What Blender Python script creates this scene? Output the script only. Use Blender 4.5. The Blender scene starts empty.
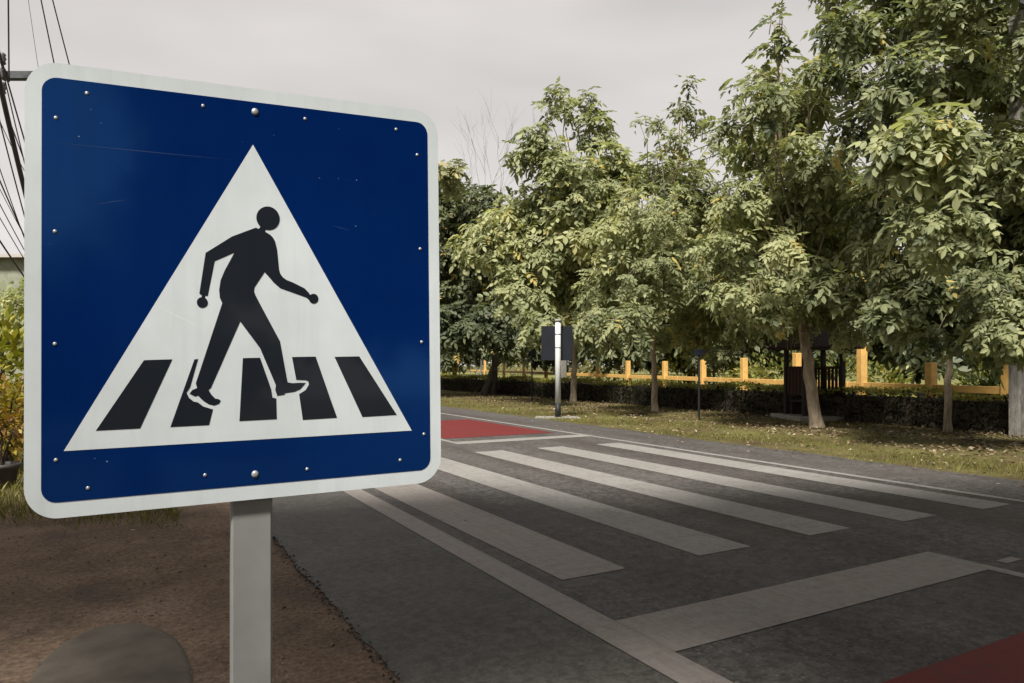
import bpy, math, random
import numpy as np
from mathutils import Vector, Matrix
from mathutils.geometry import tessellate_polygon

random.seed(7)
rng = np.random.default_rng(11)
S = bpy.context.scene
COL = S.collection
R = math.radians

# ------------------------------------------------------------------ camera
F, CX, HY, EYE = 700.0, 512.0, 365.0, 1.5          # focal length in px, principal column, horizon row, eye height
cam_d = bpy.data.cameras.new("camera")
cam_d.sensor_width = 36.0
cam_d.lens = F / 1024 * 36.0
cam_d.shift_y = (HY - 341.5) / 1024
cam_d.clip_start, cam_d.clip_end = 0.05, 3000
cam = bpy.data.objects.new("camera", cam_d)
COL.objects.link(cam)
cam.location = (0, 0, EYE)
cam.rotation_euler = (R(90), 0, 0)
S.camera = cam

# ------------------------------------------------------------------ world, sun, exposure
SUN_EL, SUN_X, SUN_Y = 52.0, -0.35, -0.937          # direction towards the sun: behind the camera, high on the verge side
w = bpy.data.worlds.new("World")
S.world = w
w.use_nodes = True
nt = w.node_tree
nt.nodes.clear()
out = nt.nodes.new("ShaderNodeOutputWorld")
bg = nt.nodes.new("ShaderNodeBackground")
sky = nt.nodes.new("ShaderNodeTexSky")
sky.sky_type = 'NISHITA'
sky.sun_disc = False
sky.sun_elevation = R(SUN_EL)
sky.sun_rotation = math.atan2(SUN_X, SUN_Y)
hsv = nt.nodes.new("ShaderNodeHueSaturation")
hsv.inputs["Saturation"].default_value = 0.12
nt.links.new(sky.outputs[0], hsv.inputs["Color"])
tc = nt.nodes.new("ShaderNodeTexCoord")
mp = nt.nodes.new("ShaderNodeMapping")
mp.inputs["Scale"].default_value = (1.2, 1.2, 4.0)
nz = nt.nodes.new("ShaderNodeTexNoise")
nz.inputs["Scale"].default_value = 1.6
nz.inputs["Detail"].default_value = 3
nt.links.new(tc.outputs["Generated"], mp.inputs[0])
nt.links.new(mp.outputs[0], nz.inputs["Vector"])
rp = nt.nodes.new("ShaderNodeValToRGB")
rp.color_ramp.elements[0].position = 0.2
rp.color_ramp.elements[0].color = (2.62, 2.48, 2.41, 1)
rp.color_ramp.elements[1].position = 0.85
rp.color_ramp.elements[1].color = (4.25, 4.0, 3.86, 1)
sx = nt.nodes.new("ShaderNodeSeparateXYZ")
nt.links.new(tc.outputs["Generated"], sx.inputs[0])
mh = nt.nodes.new("ShaderNodeMath")                 # overcast thins out low in the sky
mh.operation = 'MULTIPLY_ADD'
nt.links.new(sx.outputs["Z"], mh.inputs[0])
mh.inputs[1].default_value = -0.75
mh.inputs[2].default_value = 0.31
ad = nt.nodes.new("ShaderNodeMath")
ad.operation = 'ADD'
nt.links.new(nz.outputs[0], ad.inputs[0])
nt.links.new(mh.outputs[0], ad.inputs[1])
nt.links.new(ad.outputs[0], rp.inputs[0])
mx = nt.nodes.new("ShaderNodeMixRGB")
mx.inputs[0].default_value = 0.88                   # cloud cover over the clear sky
nt.links.new(hsv.outputs[0], mx.inputs[1])
nt.links.new(rp.outputs[0], mx.inputs[2])
nt.links.new(mx.outputs[0], bg.inputs[0])
bg.inputs[1].default_value = 0.10
nt.links.new(bg.outputs[0], out.inputs[0])

sd = bpy.data.lights.new("sun", 'SUN')
sd.energy = 4.4
sd.angle = R(11)
sd.color = (1.0, 0.95, 0.87)
sun = bpy.data.objects.new("sun", sd)
COL.objects.link(sun)
_d = Vector((SUN_X * math.cos(R(SUN_EL)), SUN_Y * math.cos(R(SUN_EL)), math.sin(R(SUN_EL))))
sun.rotation_euler = _d.to_track_quat('Z', 'Y').to_euler()
sun.location = (-20, -20, 40)

S.view_settings.view_transform = 'Standard'
S.view_settings.look = 'None'
S.view_settings.exposure = 1.0
S.view_settings.gamma = 1.0
S.view_settings.use_curve_mapping = False
S.render.engine = 'CYCLES'
S.cycles.max_bounces = 6
S.cycles.transparent_max_bounces = 4

# ------------------------------------------------------------------ helpers
TH = R(29.12)                                       # road turned this far from the view axis
RU = np.array([-math.sin(TH), math.cos(TH)])        # along the road
RV = np.array([math.cos(TH), math.sin(TH)])         # across it


def ab(a, b, z=0.0):
    p = RU * a + RV * b
    return Vector((p[0], p[1], z))


def at(px, py, Z):
    return Vector(((px - CX) / F * Z, Z, EYE - (py - HY) / F * Z))


def gz(px, py):
    Z = F * EYE / (py - HY)
    return Vector(((px - CX) / F * Z, Z, 0))


class MB:
    def __init__(self):
        self.v, self.f = [], []

    def add(self, vs, fs):
        o = len(self.v)
        self.v += [tuple(x) for x in vs]
        self.f += [tuple(i + o for i in f) for f in fs]

    def box(self, c, s, M=None, bev=0.0):
        c = Vector(c)
        hx, hy, hz = s[0] / 2, s[1] / 2, s[2] / 2
        if bev <= 0:
            vs = [Vector((x, y, z)) for z in (-hz, hz) for y in (-hy, hy) for x in (-hx, hx)]
            fs = [(0, 2, 3, 1), (4, 5, 7, 6), (0, 1, 5, 4), (2, 6, 7, 3), (0, 4, 6, 2), (1, 3, 7, 5)]
        else:
            b = bev
            ring = lambda ex, ey, z: [Vector((x, y, z)) for x, y in ((-ex + b, -ey), (ex - b, -ey), (ex, -ey + b), (ex, ey - b), (ex - b, ey), (-ex + b, ey), (-ex, ey - b), (-ex, -ey + b))]
            vs = ring(hx - b, hy - b, -hz) + ring(hx, hy, -hz + b) + ring(hx, hy, hz - b) + ring(hx - b, hy - b, hz)
            fs = [tuple(range(7, -1, -1)), tuple(range(24, 32))]
            for k in range(3):
                for i in range(8):
                    j = (i + 1) % 8
                    fs.append((k * 8 + i, k * 8 + j, k * 8 + 8 + j, k * 8 + 8 + i))
        if M is not None:
            vs = [M @ v for v in vs]
        self.add([v + c for v in vs], fs)

    def tube(self, pts, rad, n=8, cap=True):
        pts = [Vector(p) for p in pts]
        if not hasattr(rad, '__len__'):
            rad = [rad] * len(pts)
        o = len(self.v)
        up = None
        for i, p in enumerate(pts):
            d = (pts[min(i + 1, len(pts) - 1)] - pts[max(i - 1, 0)]).normalized()
            if up is None:
                up = d.orthogonal().normalized()
            up = (up - d * up.dot(d)).normalized()
            s = d.cross(up)
            for k in range(n):
                a = 2 * math.pi * k / n
                self.v.append(tuple(p + (up * math.cos(a) + s * math.sin(a)) * rad[i]))
        for i in range(len(pts) - 1):
            for k in range(n):
                k2 = (k + 1) % n
                self.f.append((o + i * n + k, o + i * n + k2, o + (i + 1) * n + k2, o + (i + 1) * n + k))
        if cap:
            self.f.append(tuple(o + k for k in range(n - 1, -1, -1)))
            self.f.append(tuple(o + (len(pts) - 1) * n + k for k in range(n)))

    def lathe(self, c, prof, n=16):
        o = len(self.v)
        for r, z in prof:
            for k in range(n):
                a = 2 * math.pi * k / n
                self.v.append((c[0] + r * math.cos(a), c[1] + r * math.sin(a), c[2] + z))
        for i in range(len(prof) - 1):
            for k in range(n):
                k2 = (k + 1) % n
                self.f.append((o + i * n + k, o + i * n + k2, o + (i + 1) * n + k2, o + (i + 1) * n + k))
        self.f.append(tuple(o + k for k in range(n - 1, -1, -1)))
        self.f.append(tuple(o + (len(prof) - 1) * n + k for k in range(n)))

    def build(self, name, mat, parent=None, smooth=False, rot=None):
        me = bpy.data.meshes.new(name)
        me.from_pydata(self.v, [], self.f)
        if smooth:
            me.polygons.foreach_set("use_smooth", [True] * len(me.polygons))
        me.materials.append(mat)
        o = bpy.data.objects.new(name, me)
        COL.objects.link(o)
        if parent is not None:
            o.parent = parent
        if rot is not None:
            o.rotation_euler = (0, 0, rot)
        return o


def tag(o, label, cat, group=None, kind=None):
    if label:
        o["label"] = label
    if cat:
        o["category"] = cat
    if group:
        o["group"] = group
    if kind:
        o["kind"] = kind
    return o


def empty(name, loc, label, cat, group=None, rz=0.0):
    o = bpy.data.objects.new(name, None)
    COL.objects.link(o)
    o.location = loc
    o.rotation_euler = (0, 0, rz)
    o.empty_display_size = 0.2
    return tag(o, label, cat, group)


def copy_tree(o, parent=None):
    c = o.copy()
    COL.objects.link(c)
    c.parent = parent
    for ch in list(o.children):
        copy_tree(ch, c)
    return c


# ------------------------------------------------------------------ materials
def new_mat(name):
    m = bpy.data.materials.new(name)
    m.use_nodes = True
    t = m.node_tree
    return m, t, t.nodes["Principled BSDF"]


def N(t, kind, **kw):
    n = t.nodes.new(kind)
    for k, v in kw.items():
        if k in n.inputs:
            n.inputs[k].default_value = v
        else:
            setattr(n, k, v)
    return n


def noise(t, scale, detail=4, rough=0.55, vec=None, dist=0.0):
    n = N(t, "ShaderNodeTexNoise", Scale=scale, Detail=detail, Roughness=rough, Distortion=dist)
    if vec is None:
        vec = N(t, "ShaderNodeTexCoord").outputs["Object"]
    t.links.new(vec, n.inputs["Vector"])
    return n.outputs[0]


def ramp(t, fac, stops):
    r = N(t, "ShaderNodeValToRGB")
    e = r.color_ramp.elements
    while len(e) < len(stops):
        e.new(0.5)
    for i, (p, c) in enumerate(stops):
        e[i].position = p
        e[i].color = (*c, 1) if hasattr(c, '__len__') else (c, c, c, 1)
    t.links.new(fac, r.inputs[0])
    return r.outputs[0]


def mix(t, fac, a, b, mode='MIX'):
    m = N(t, "ShaderNodeMixRGB", blend_type=mode)
    for i, x in ((0, fac), (1, a), (2, b)):
        if isinstance(x, (int, float)):
            m.inputs[i].default_value = x if i == 0 else (x, x, x, 1)
        elif isinstance(x, tuple):
            m.inputs[i].default_value = (*x, 1)
        else:
            t.links.new(x, m.inputs[i])
    return m.outputs[0]


def bump(t, p, h, strength=0.3, dist=0.01):
    b = N(t, "ShaderNodeBump", Strength=strength, Distance=dist)
    t.links.new(h, b.inputs["Height"])
    t.links.new(b.outputs[0], p.inputs["Normal"])


def plain(name, c, rough=0.6, var=0.15, scale=6.0, spec=0.3, bstr=0.0, metal=0.0):
    m, t, p = new_mat(name)
    n = noise(t, scale, 5)
    lo = tuple(x * (1 - var) for x in c)
    hi = tuple(x * (1 + var) for x in c)
    t.links.new(ramp(t, n, [(0.3, lo), (0.7, hi)]), p.inputs["Base Color"])
    p.inputs["Roughness"].default_value = rough
    p.inputs["Specular IOR Level"].default_value = spec
    p.inputs["Metallic"].default_value = metal
    if bstr:
        bump(t, p, noise(t, scale * 8, 4), bstr, 0.005)
    return m


def mat_asphalt(name, dark, light, patch, fine=46.0, streak=True, stone=0.6):
    m, t, p = new_mat(name)
    v = N(t, "ShaderNodeTexCoord").outputs["Object"]
    agg = noise(t, fine, 3, 0.75, v)
    agg2 = noise(t, fine * 0.25, 5, 0.7, v)
    c = ramp(t, agg, [(0.36, dark), (0.5, tuple(a * .6 + b * .4 for a, b in zip(dark, light))), (0.68, light)])
    c = mix(t, 0.55, c, ramp(t, agg2, [(0.40, tuple(x * .8 for x in dark)), (0.62, tuple(x * 1.15 for x in light))]))
    vo = N(t, "ShaderNodeTexVoronoi", Scale=fine * 0.75)      # exposed stones in the binder
    t.links.new(v, vo.inputs["Vector"])
    sep = N(t, "ShaderNodeSeparateColor")
    t.links.new(vo.outputs["Color"], sep.inputs[0])
    st = mix(t, 1.0, ramp(t, vo.outputs["Distance"], [(0.25, 1.0), (0.45, 0.0)]), ramp(t, sep.outputs[0], [(0.55, 0.0), (0.95, 1.0)]), 'MULTIPLY')
    c = mix(t, mix(t, 1.0, st, stone, 'MULTIPLY'), c, tuple(x * 1.9 for x in light))
    big = noise(t, 0.5, 6, 0.65, v, 0.6)
    c = mix(t, ramp(t, big, [(0.36, 0.0), (0.64, 0.85)]), c, mix(t, 0.7, c, patch))
    mid = noise(t, 2.3, 6, 0.7, v)
    c = mix(t, 0.7, c, mix(t, 1.0, c, ramp(t, mid, [(0.3, 0.68), (0.7, 1.32)]), 'MULTIPLY'))
    if streak:                                      # tyre-worn lanes run along the road
        mp = N(t, "ShaderNodeMapping")
        mp.inputs["Scale"].default_value = (1.6, 0.07, 1)
        t.links.new(v, mp.inputs[0])
        s_ = noise(t, 1.0, 4, 0.5, mp.outputs[0])
        c = mix(t, ramp(t, s_, [(0.4, 0.0), (0.62, 0.6)]), c, mix(t, 1.0, c, (0.55, 0.49, 0.46), 'MULTIPLY'))
    t.links.new(c, p.inputs["Base Color"])
    p.inputs["Roughness"].default_value = 0.72
    p.inputs["Specular IOR Level"].default_value = 0.35
    bump(t, p, mix(t, 0.5, agg, agg2), 0.6, 0.008)
    return m


def mat_marking(name, paint, worn, wear=0.5, pink=None):
    m, t, p = new_mat(name)
    v = N(t, "ShaderNodeTexCoord").outputs["Object"]
    n1 = noise(t, 95, 4, 0.75, v)
    n2 = noise(t, 1.7, 8, 0.72, v)
    n4 = noise(t, 14, 5, 0.7, v)
    mp = N(t, "ShaderNodeMapping")
    mp.inputs["Scale"].default_value = (26, 0.7, 1)
    t.links.new(v, mp.inputs[0])
    n3 = noise(t, 1.0, 4, 0.6, mp.outputs[0])
    mp2 = N(t, "ShaderNodeMapping")
    mp2.inputs["Scale"].default_value = (0.8, 17, 1)
    t.links.new(v, mp2.inputs[0])
    n5 = noise(t, 1.0, 3, 0.6, mp2.outputs[0])
    c = mix(t, ramp(t, n4, [(0.35, 0.0), (0.7, 0.6)]), paint, pink or tuple(x * 0.8 for x in paint))
    c = mix(t, ramp(t, n3, [(0.48, 0.0), (0.7, 0.45)]), c, mix(t, 1.0, c, (0.66, 0.63, 0.61), 'MULTIPLY'))
    c = mix(t, ramp(t, n5, [(0.52, 0.0), (0.72, 0.35)]), c, mix(t, 1.0, c, (0.66, 0.63, 0.61), 'MULTIPLY'))
    pits = mix(t, 0.45, n1, mix(t, 0.5, n2, n4))
    c = mix(t, ramp(t, pits, [(0.56 - 0.08 * wear, 0.0), (0.66 - 0.08 * wear, 0.8)]), c, worn)
    t.links.new(c, p.inputs["Base Color"])
    p.inputs["Roughness"].default_value = 0.65
    p.inputs["Specular IOR Level"].default_value = 0.3
    bump(t, p, n1, 0.4, 0.004)
    return m


def mat_ground(name, cols, scale=1.2, fine=60, bstr=0.7, rough=0.95):
    m, t, p = new_mat(name)
    v = N(t, "ShaderNodeTexCoord").outputs["Object"]
    big = noise(t, scale, 7, 0.62, v)
    f = noise(t, fine, 4, 0.7, v)
    c = ramp(t, big, [(0.32, cols[0]), (0.5, cols[1]), (0.68, cols[2])])
    c = mix(t, 0.6, c, mix(t, 1.0, c, ramp(t, f, [(0.34, 0.4), (0.66, 1.7)]), 'MULTIPLY'))
    t.links.new(c, p.inputs["Base Color"])
    p.inputs["Roughness"].default_value = rough
    p.inputs["Specular IOR Level"].default_value = 0.15
    bump(t, p, mix(t, 0.5, f, noise(t, fine * 0.2, 4, 0.6, v)), bstr, 0.03)
    return m


def mat_leaf(name, dark, mid, light, yellow, spec=0.35, trans=0.3):
    """Leaf colour goes by the leaf's own tint: most are green, the young ones pale, a few turned yellow."""
    m, t, p = new_mat(name)
    at_ = N(t, "ShaderNodeAttribute", attribute_name="tint")
    geo = N(t, "ShaderNodeNewGeometry")
    j = N(t, "ShaderNodeMath", operation='MULTIPLY_ADD')
    t.links.new(geo.outputs["Random Per Island"], j.inputs[0])
    j.inputs[1].default_value = 0.12
    t.links.new(at_.outputs["Fac"], j.inputs[2])
    c = ramp(t, j.outputs[0], [(0.12, dark), (0.45, mid), (0.82, light), (1.0, yellow)])
    t.links.new(c, p.inputs["Base Color"])
    p.inputs["Roughness"].default_value = 0.48
    p.inputs["Specular IOR Level"].default_value = spec
    tr = N(t, "ShaderNodeBsdfTranslucent")
    t.links.new(mix(t, 1.0, c, (1.1, 1.15, 0.6), 'MULTIPLY'), tr.inputs[0])
    ms = N(t, "ShaderNodeMixShader")
    ms.inputs[0].default_value = trans
    t.links.new(p.outputs[0], ms.inputs[1])
    t.links.new(tr.outputs[0], ms.inputs[2])
    t.links.new(ms.outputs[0], t.nodes["Material Output"].inputs[0])
    return m


def mat_bark(name, a, b, sc=9.0):
    m, t, p = new_mat(name)
    v = N(t, "ShaderNodeTexCoord").outputs["Object"]
    mp = N(t, "ShaderNodeMapping")
    mp.inputs["Scale"].default_value = (1, 1, 0.28)
    t.links.new(v, mp.inputs[0])
    n = noise(t, sc, 6, 0.65, mp.outputs[0])
    t.links.new(ramp(t, n, [(0.32, a), (0.66, b)]), p.inputs["Base Color"])
    p.inputs["Roughness"].default_value = 0.9
    p.inputs["Specular IOR Level"].default_value = 0.1
    bump(t, p, noise(t, sc * 3, 5, 0.7, mp.outputs[0]), 0.8, 0.03)
    return m


def mat_sign(name, c, rough, coat, speck=None):
    m, t, p = new_mat(name)
    v = N(t, "ShaderNodeTexCoord").outputs["Object"]
    n = noise(t, 5, 6, 0.6, v)
    col = ramp(t, n, [(0.3, tuple(x * 0.9 for x in c)), (0.7, tuple(x * 1.07 for x in c))])
    mp = N(t, "ShaderNodeMapping")
    mp.inputs["Scale"].default_value = (40, 40, 2.2)
    t.links.new(v, mp.inputs[0])
    runs = noise(t, 1.0, 4, 0.6, mp.outputs[0])     # faint rain runs
    col = mix(t, ramp(t, runs, [(0.5, 0.0), (0.8, 0.35)]), col, tuple(x * 0.72 for x in c))
    if speck:                                       # dust specks, denser in drifts
        vo = N(t, "ShaderNodeTexVoronoi", Scale=62.0)
        t.links.new(v, vo.inputs["Vector"])
        d = ramp(t, vo.outputs["Distance"], [(0.055, 1.0), (0.085, 0.0)])
        sel = ramp(t, noise(t, 7, 3, 0.6, v), [(0.5, 0.0), (0.62, 1.0)])
        sep = N(t, "ShaderNodeSeparateColor")
        t.links.new(vo.outputs["Color"], sep.inputs[0])
        some = ramp(t, sep.outputs[0], [(0.72, 0.0), (0.74, 1.0)])
        k = mix(t, 1.0, mix(t, 1.0, d, sel, 'MULTIPLY'), some, 'MULTIPLY')
        col = mix(t, mix(t, 1.0, k, 0.55, 'MULTIPLY'), col, speck)
    t.links.new(col, p.inputs["Base Color"])
    p.inputs["Roughness"].default_value = rough
    p.inputs["Specular IOR Level"].default_value = 0.15
    p.inputs["Coat Weight"].default_value = coat
    p.inputs["Coat Roughness"].default_value = 0.06
    bump(t, p, noise(t, 30, 3, 0.5, v), 0.03, 0.002)
    return m


M = {}
M['asphalt'] = mat_asphalt("asphalt", (0.03, 0.0275, 0.026), (0.108, 0.101, 0.096), (0.06, 0.053, 0.049))
M['shoulder'] = mat_asphalt("shoulder_asphalt", (0.036, 0.0335, 0.030), (0.086, 0.080, 0.072), (0.068, 0.063, 0.057), 60.0, False, 0.25)
M['mark'] = mat_marking("thermoplastic_white", (0.228, 0.22, 0.208), (0.072, 0.068, 0.064), 0.6)
M['mark_worn'] = mat_marking("thermoplastic_worn", (0.22, 0.204, 0.188), (0.08, 0.0736, 0.0704), 0.45, (0.184, 0.152, 0.136))
M['red'] = mat_marking("red_surfacing", (0.128, 0.011, 0.012), (0.06, 0.032, 0.028), 0.75, (0.10, 0.012, 0.012))
M['soil'] = mat_ground("soil", [(0.08, 0.0592, 0.0448), (0.124, 0.0864, 0.0608), (0.16, 0.116, 0.084)], 1.6, 30, 0.45)
M['verge'] = mat_ground("verge_earth", [(0.055, 0.038, 0.022), (0.085, 0.074, 0.028), (0.112, 0.105, 0.034)], 0.6, 45)
M['lawn'] = mat_ground("lawn", [(0.072, 0.08, 0.024), (0.128, 0.128, 0.04), (0.192, 0.168, 0.064)], 0.3, 30)
M['path'] = mat_ground("pale_path", [(0.288, 0.24, 0.192), (0.336, 0.288, 0.232), (0.368, 0.32, 0.264)], 0.5, 30, 0.2)
M['grass'] = mat_leaf("grass_blades", (0.06, 0.065, 0.016), (0.13, 0.128, 0.03), (0.21, 0.188, 0.05), (0.27, 0.22, 0.08), 0.15, 0.25)
M['litter'] = mat_leaf("dry_leaves", (0.08, 0.048, 0.028), (0.16, 0.104, 0.06), (0.272, 0.216, 0.144), (0.36, 0.304, 0.224), 0.2, 0.1)
M['leaf'] = mat_leaf("tree_leaf", (0.06, 0.08, 0.042), (0.245, 0.265, 0.138), (0.40, 0.41, 0.22), (0.47, 0.38, 0.13), 0.22, 0.42)
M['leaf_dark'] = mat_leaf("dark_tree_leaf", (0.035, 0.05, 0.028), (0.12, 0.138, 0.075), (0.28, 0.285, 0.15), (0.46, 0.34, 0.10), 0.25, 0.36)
M['hedge'] = mat_leaf("shaded_hedge_leaf", (0.0048, 0.0072, 0.0032), (0.0088, 0.0128, 0.0048), (0.0176, 0.0216, 0.0072), (0.04, 0.04, 0.012), 0.1, 0.1)  # near black: shade on the hedge sides put into the leaf colour
M['hedge_top'] = mat_leaf("lit_hedge_leaf", (0.12, 0.115, 0.03), (0.24, 0.225, 0.055), (0.36, 0.32, 0.09), (0.40, 0.32, 0.11), 0.15, 0.35)  # bright yellowish: light on the hedge top put into the leaf colour
M['shrub'] = mat_leaf("shrub_leaf", (0.04, 0.06, 0.016), (0.112, 0.136, 0.036), (0.224, 0.232, 0.072), (0.32, 0.264, 0.064))
M['lime'] = mat_leaf("lime_leaf", (0.08, 0.096, 0.012), (0.176, 0.184, 0.024), (0.272, 0.256, 0.032), (0.336, 0.288, 0.04))
M['croton'] = mat_leaf("croton_leaf", (0.10, 0.045, 0.015), (0.20, 0.105, 0.02), (0.27, 0.21, 0.03), (0.32, 0.27, 0.045))
M['pod'] = plain("seed_pod", (0.20, 0.17, 0.08), 0.7)
M['bark'] = mat_bark("pale_bark", (0.15, 0.118, 0.082), (0.42, 0.345, 0.255))
M['bark_dark'] = mat_bark("dark_bark", (0.03, 0.025, 0.02), (0.085, 0.068, 0.05))
M['bark_grey'] = mat_bark("grey_timber", (0.10, 0.095, 0.088), (0.24, 0.228, 0.205), 14)
M['yellow'] = plain("ochre_paint", (0.54, 0.325, 0.10), 0.6, 0.16, 5)
M['dark_wood'] = plain("dark_wood", (0.024, 0.0176, 0.0144), 0.7, 0.3, 12)
M['red_wood'] = plain("red_wood", (0.04, 0.016, 0.0112), 0.7, 0.3, 12)
M['roof'] = plain("roof_shingle", (0.022, 0.010, 0.008), 0.8, 0.35, 9, 0.2, 0.6)
M['concrete'] = plain("concrete", (0.24, 0.224, 0.2), 0.9, 0.2, 5, 0.2, 0.4)
M['stone'] = plain("stone", (0.15, 0.115, 0.088), 0.9, 0.6, 30)
M['patch'] = plain("old_concrete", (0.094, 0.081, 0.067), 0.9, 0.3, 4, 0.15, 0.5)
M['wire'] = plain("black_cable", (0.05, 0.05, 0.052), 0.7, 0.2, 3)
M['insul'] = plain("brown_porcelain", (0.06, 0.055, 0.055), 0.35, 0.2, 5, 0.5)
M['arm'] = plain("grey_steel", (0.055, 0.06, 0.065), 0.6, 0.2, 8)
M['post_white'] = plain("white_post_paint", (0.448, 0.456, 0.448), 0.6, 0.08, 7)
M['post_grey'] = plain("shaded_grey_post_paint", (0.216, 0.22, 0.216), 0.7, 0.14, 9)  # grey deepened all over to stand in for shade on the post
M['post_black'] = plain("black_post_paint", (0.012, 0.012, 0.0128), 0.6, 0.2, 7)
M['panel_back'] = plain("dark_panel_back", (0.006, 0.008, 0.013), 0.6, 0.2, 4)
M['steel'] = plain("galvanised_steel", (0.42, 0.43, 0.43), 0.45, 0.1, 12, 0.5, 0.05, 0.5)
M['pot'] = plain("dark_plastic_pot", (0.05, 0.047, 0.045), 0.5, 0.2, 6, 0.4)
M['wall_pale'] = plain("weathered_render", (0.20, 0.21, 0.16), 0.85, 0.2, 2)
M['play_blue'] = plain("blue_paint", (0.08, 0.16, 0.35), 0.5)
M['play_red'] = plain("red_paint", (0.35, 0.05, 0.05), 0.5)
M['sign_white'] = mat_sign("sign_white", (0.55, 0.60, 0.625), 0.35, 0.25)
M['sign_blue'] = mat_sign("sign_blue", (0.001, 0.014, 0.09), 0.09, 0.0, (0.35, 0.42, 0.55))
_p = M['sign_blue'].node_tree.nodes["Principled BSDF"]
_p.inputs["Specular IOR Level"].default_value = 0.6
_p.inputs["Specular Tint"].default_value = (0.16, 0.52, 1.0, 1)     # blue foil: its sheen is blue too
M['sign_black'] = mat_sign("sign_black", (0.0085, 0.012, 0.018), 0.4, 0.35)

# ------------------------------------------------------------------ ground, road and markings (local x = across, y = along the road)
def sheet(name, pts, z, mat, kind='structure', cat=None, label=None, thick=0.0):
    mb = MB()
    tris = tessellate_polygon([[Vector((x, y, 0)) for x, y in pts]])
    n = len(pts)
    vs = [(x, y, z) for x, y in pts]
    fs = []
    for a, b, c in tris:
        (x1, y1), (x2, y2), (x3, y3) = pts[a], pts[b], pts[c]
        fs.append((a, b, c) if (x2 - x1) * (y3 - y1) - (x3 - x1) * (y2 - y1) > 0 else (a, c, b))
    mb.add(vs, fs)
    o = mb.build(name, mat, rot=TH)
    return tag(o, label, cat, None, kind)


def strip(name, b0, b1, a0, a1, z, mat, wob=0.0):
    return sheet(name, [(b0, a0), (b1, a0), (b1, a1), (b0, a1)], z, mat)


def ragged(x, y0, y1, step, amp):
    n = max(2, int((y1 - y0) / step))
    w1 = 0.0
    r = []
    for i in range(n + 1):
        w1 = 0.7 * w1 + random.uniform(-amp, amp)
        r.append((x + w1, y0 + (y1 - y0) * i / n))
    return r


g = MB()
g.add([(-900, -900, -0.06), (900, -900, -0.06), (900, 900, -0.06), (-900, 900, -0.06)], [(0, 1, 2, 3)])
tag(g.build("ground", M['verge']), None, None, None, 'structure')

# bare earth of the near verge, finely divided and slightly uneven, its far end giving way to grass
soil = MB()
nx, ny = 60, 90
for j in range(ny + 1):
    for i in range(nx + 1):
        x = -9 + 10.35 * i / nx
        y = -6 + 22 * j / ny
        z = 0.0 if i == nx else -0.004 + 0.012 * math.sin(x * 2.1 + math.sin(y * 1.3)) * math.sin(y * 1.7 + x) + random.uniform(-0.003, 0.003)
        soil.v.append((x, y, min(z, 0.004)))
for j in range(ny):
    for i in range(nx):
        k = j * (nx + 1) + i
        soil.f.append((k, k + 1, k + nx + 2, k + nx + 1))
tag(soil.build("soil", M['soil'], smooth=True, rot=TH), None, None, None, 'structure')

near_edge = ragged(1.15, -8, 26, 0.045, 0.014) + [(1.2, 140)]
sheet("shoulder", [(2.30, 140), (2.30, -8)] + near_edge, 0.010, M['shoulder'])
far_edge = ragged(10.12, -8, 50, 0.12, 0.05) + [(10.1, 140)]
sheet("road", [(2.302, 140), (2.302, -8)] + far_edge, 0.010, M['asphalt'])
sheet("verge", [(9.9, -20), (60, -20), (60, 140), (9.9, 140)], 0.002, M['verge'])

# crumbling lip of the shoulder: broken asphalt crumbs along the crack, too many to count
cr = MB()
for i in range(1500):
    a = random.uniform(1.5, 14)
    b = 1.13 + random.gauss(0, 0.022)
    s = random.uniform(0.004, 0.016)
    c = Vector((b, a, 0.008 + s * 0.3))
    q = [c + Vector((random.uniform(-s, s), random.uniform(-s, s), random.uniform(-s, s) * 0.6)) for _ in range(4)]
    cr.add(q, [(0, 1, 2), (0, 2, 3), (0, 3, 1), (1, 3, 2)])
tag(cr.build("asphalt_crumbs", M['post_black'], rot=TH), "dark crumbled asphalt along the broken edge of the road shoulder", "crumbs", None, 'stuff')

ZM = 0.014
strip("edge_line", 2.275, 2.50, -8, 140, ZM, M['mark_worn'])
strip("edge_line", 8.53, 8.66, -8, 140, ZM, M['mark'])
for k, (b0, b1, a0, a1) in enumerate([(2.66, 3.22, 4.06, 10.7), (3.93, 4.50, 4.06, 10.7), (5.24, 5.80, 4.07, 10.75), (6.49, 7.04, 4.0, 10.75), (7.76, 8.30, 3.94, 10.7)]):
    strip("zebra_stripe", b0, b1, a0, a1, ZM, M['mark_worn'] if k == 0 else M['mark'])
sheet("stop_line", [(2.503, 2.76), (5.50, 2.76), (5.50, 3.26), (2.503, 3.26)], ZM, M['mark_worn'])
sheet("stop_line", [(5.62, 11.95), (8.527, 11.95), (8.527, 12.36), (5.62, 12.36)], ZM, M['mark'])
strip("centre_line", 5.503, 5.615, -8, 3.26, ZM, M['mark'])
strip("centre_line", 5.503, 5.615, 11.95, 90, ZM, M['mark'])
strip("red_surfacing", 5.7, 8.30, 13.0, 17.3, ZM, M['red'])
strip("red_surfacing", 2.62, 5.40, -3.0, 2.02, ZM, M['red'])
strip("side_mark", 5.80, 6.02, 2.78, 2.86, ZM, M['mark_worn'])

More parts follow.
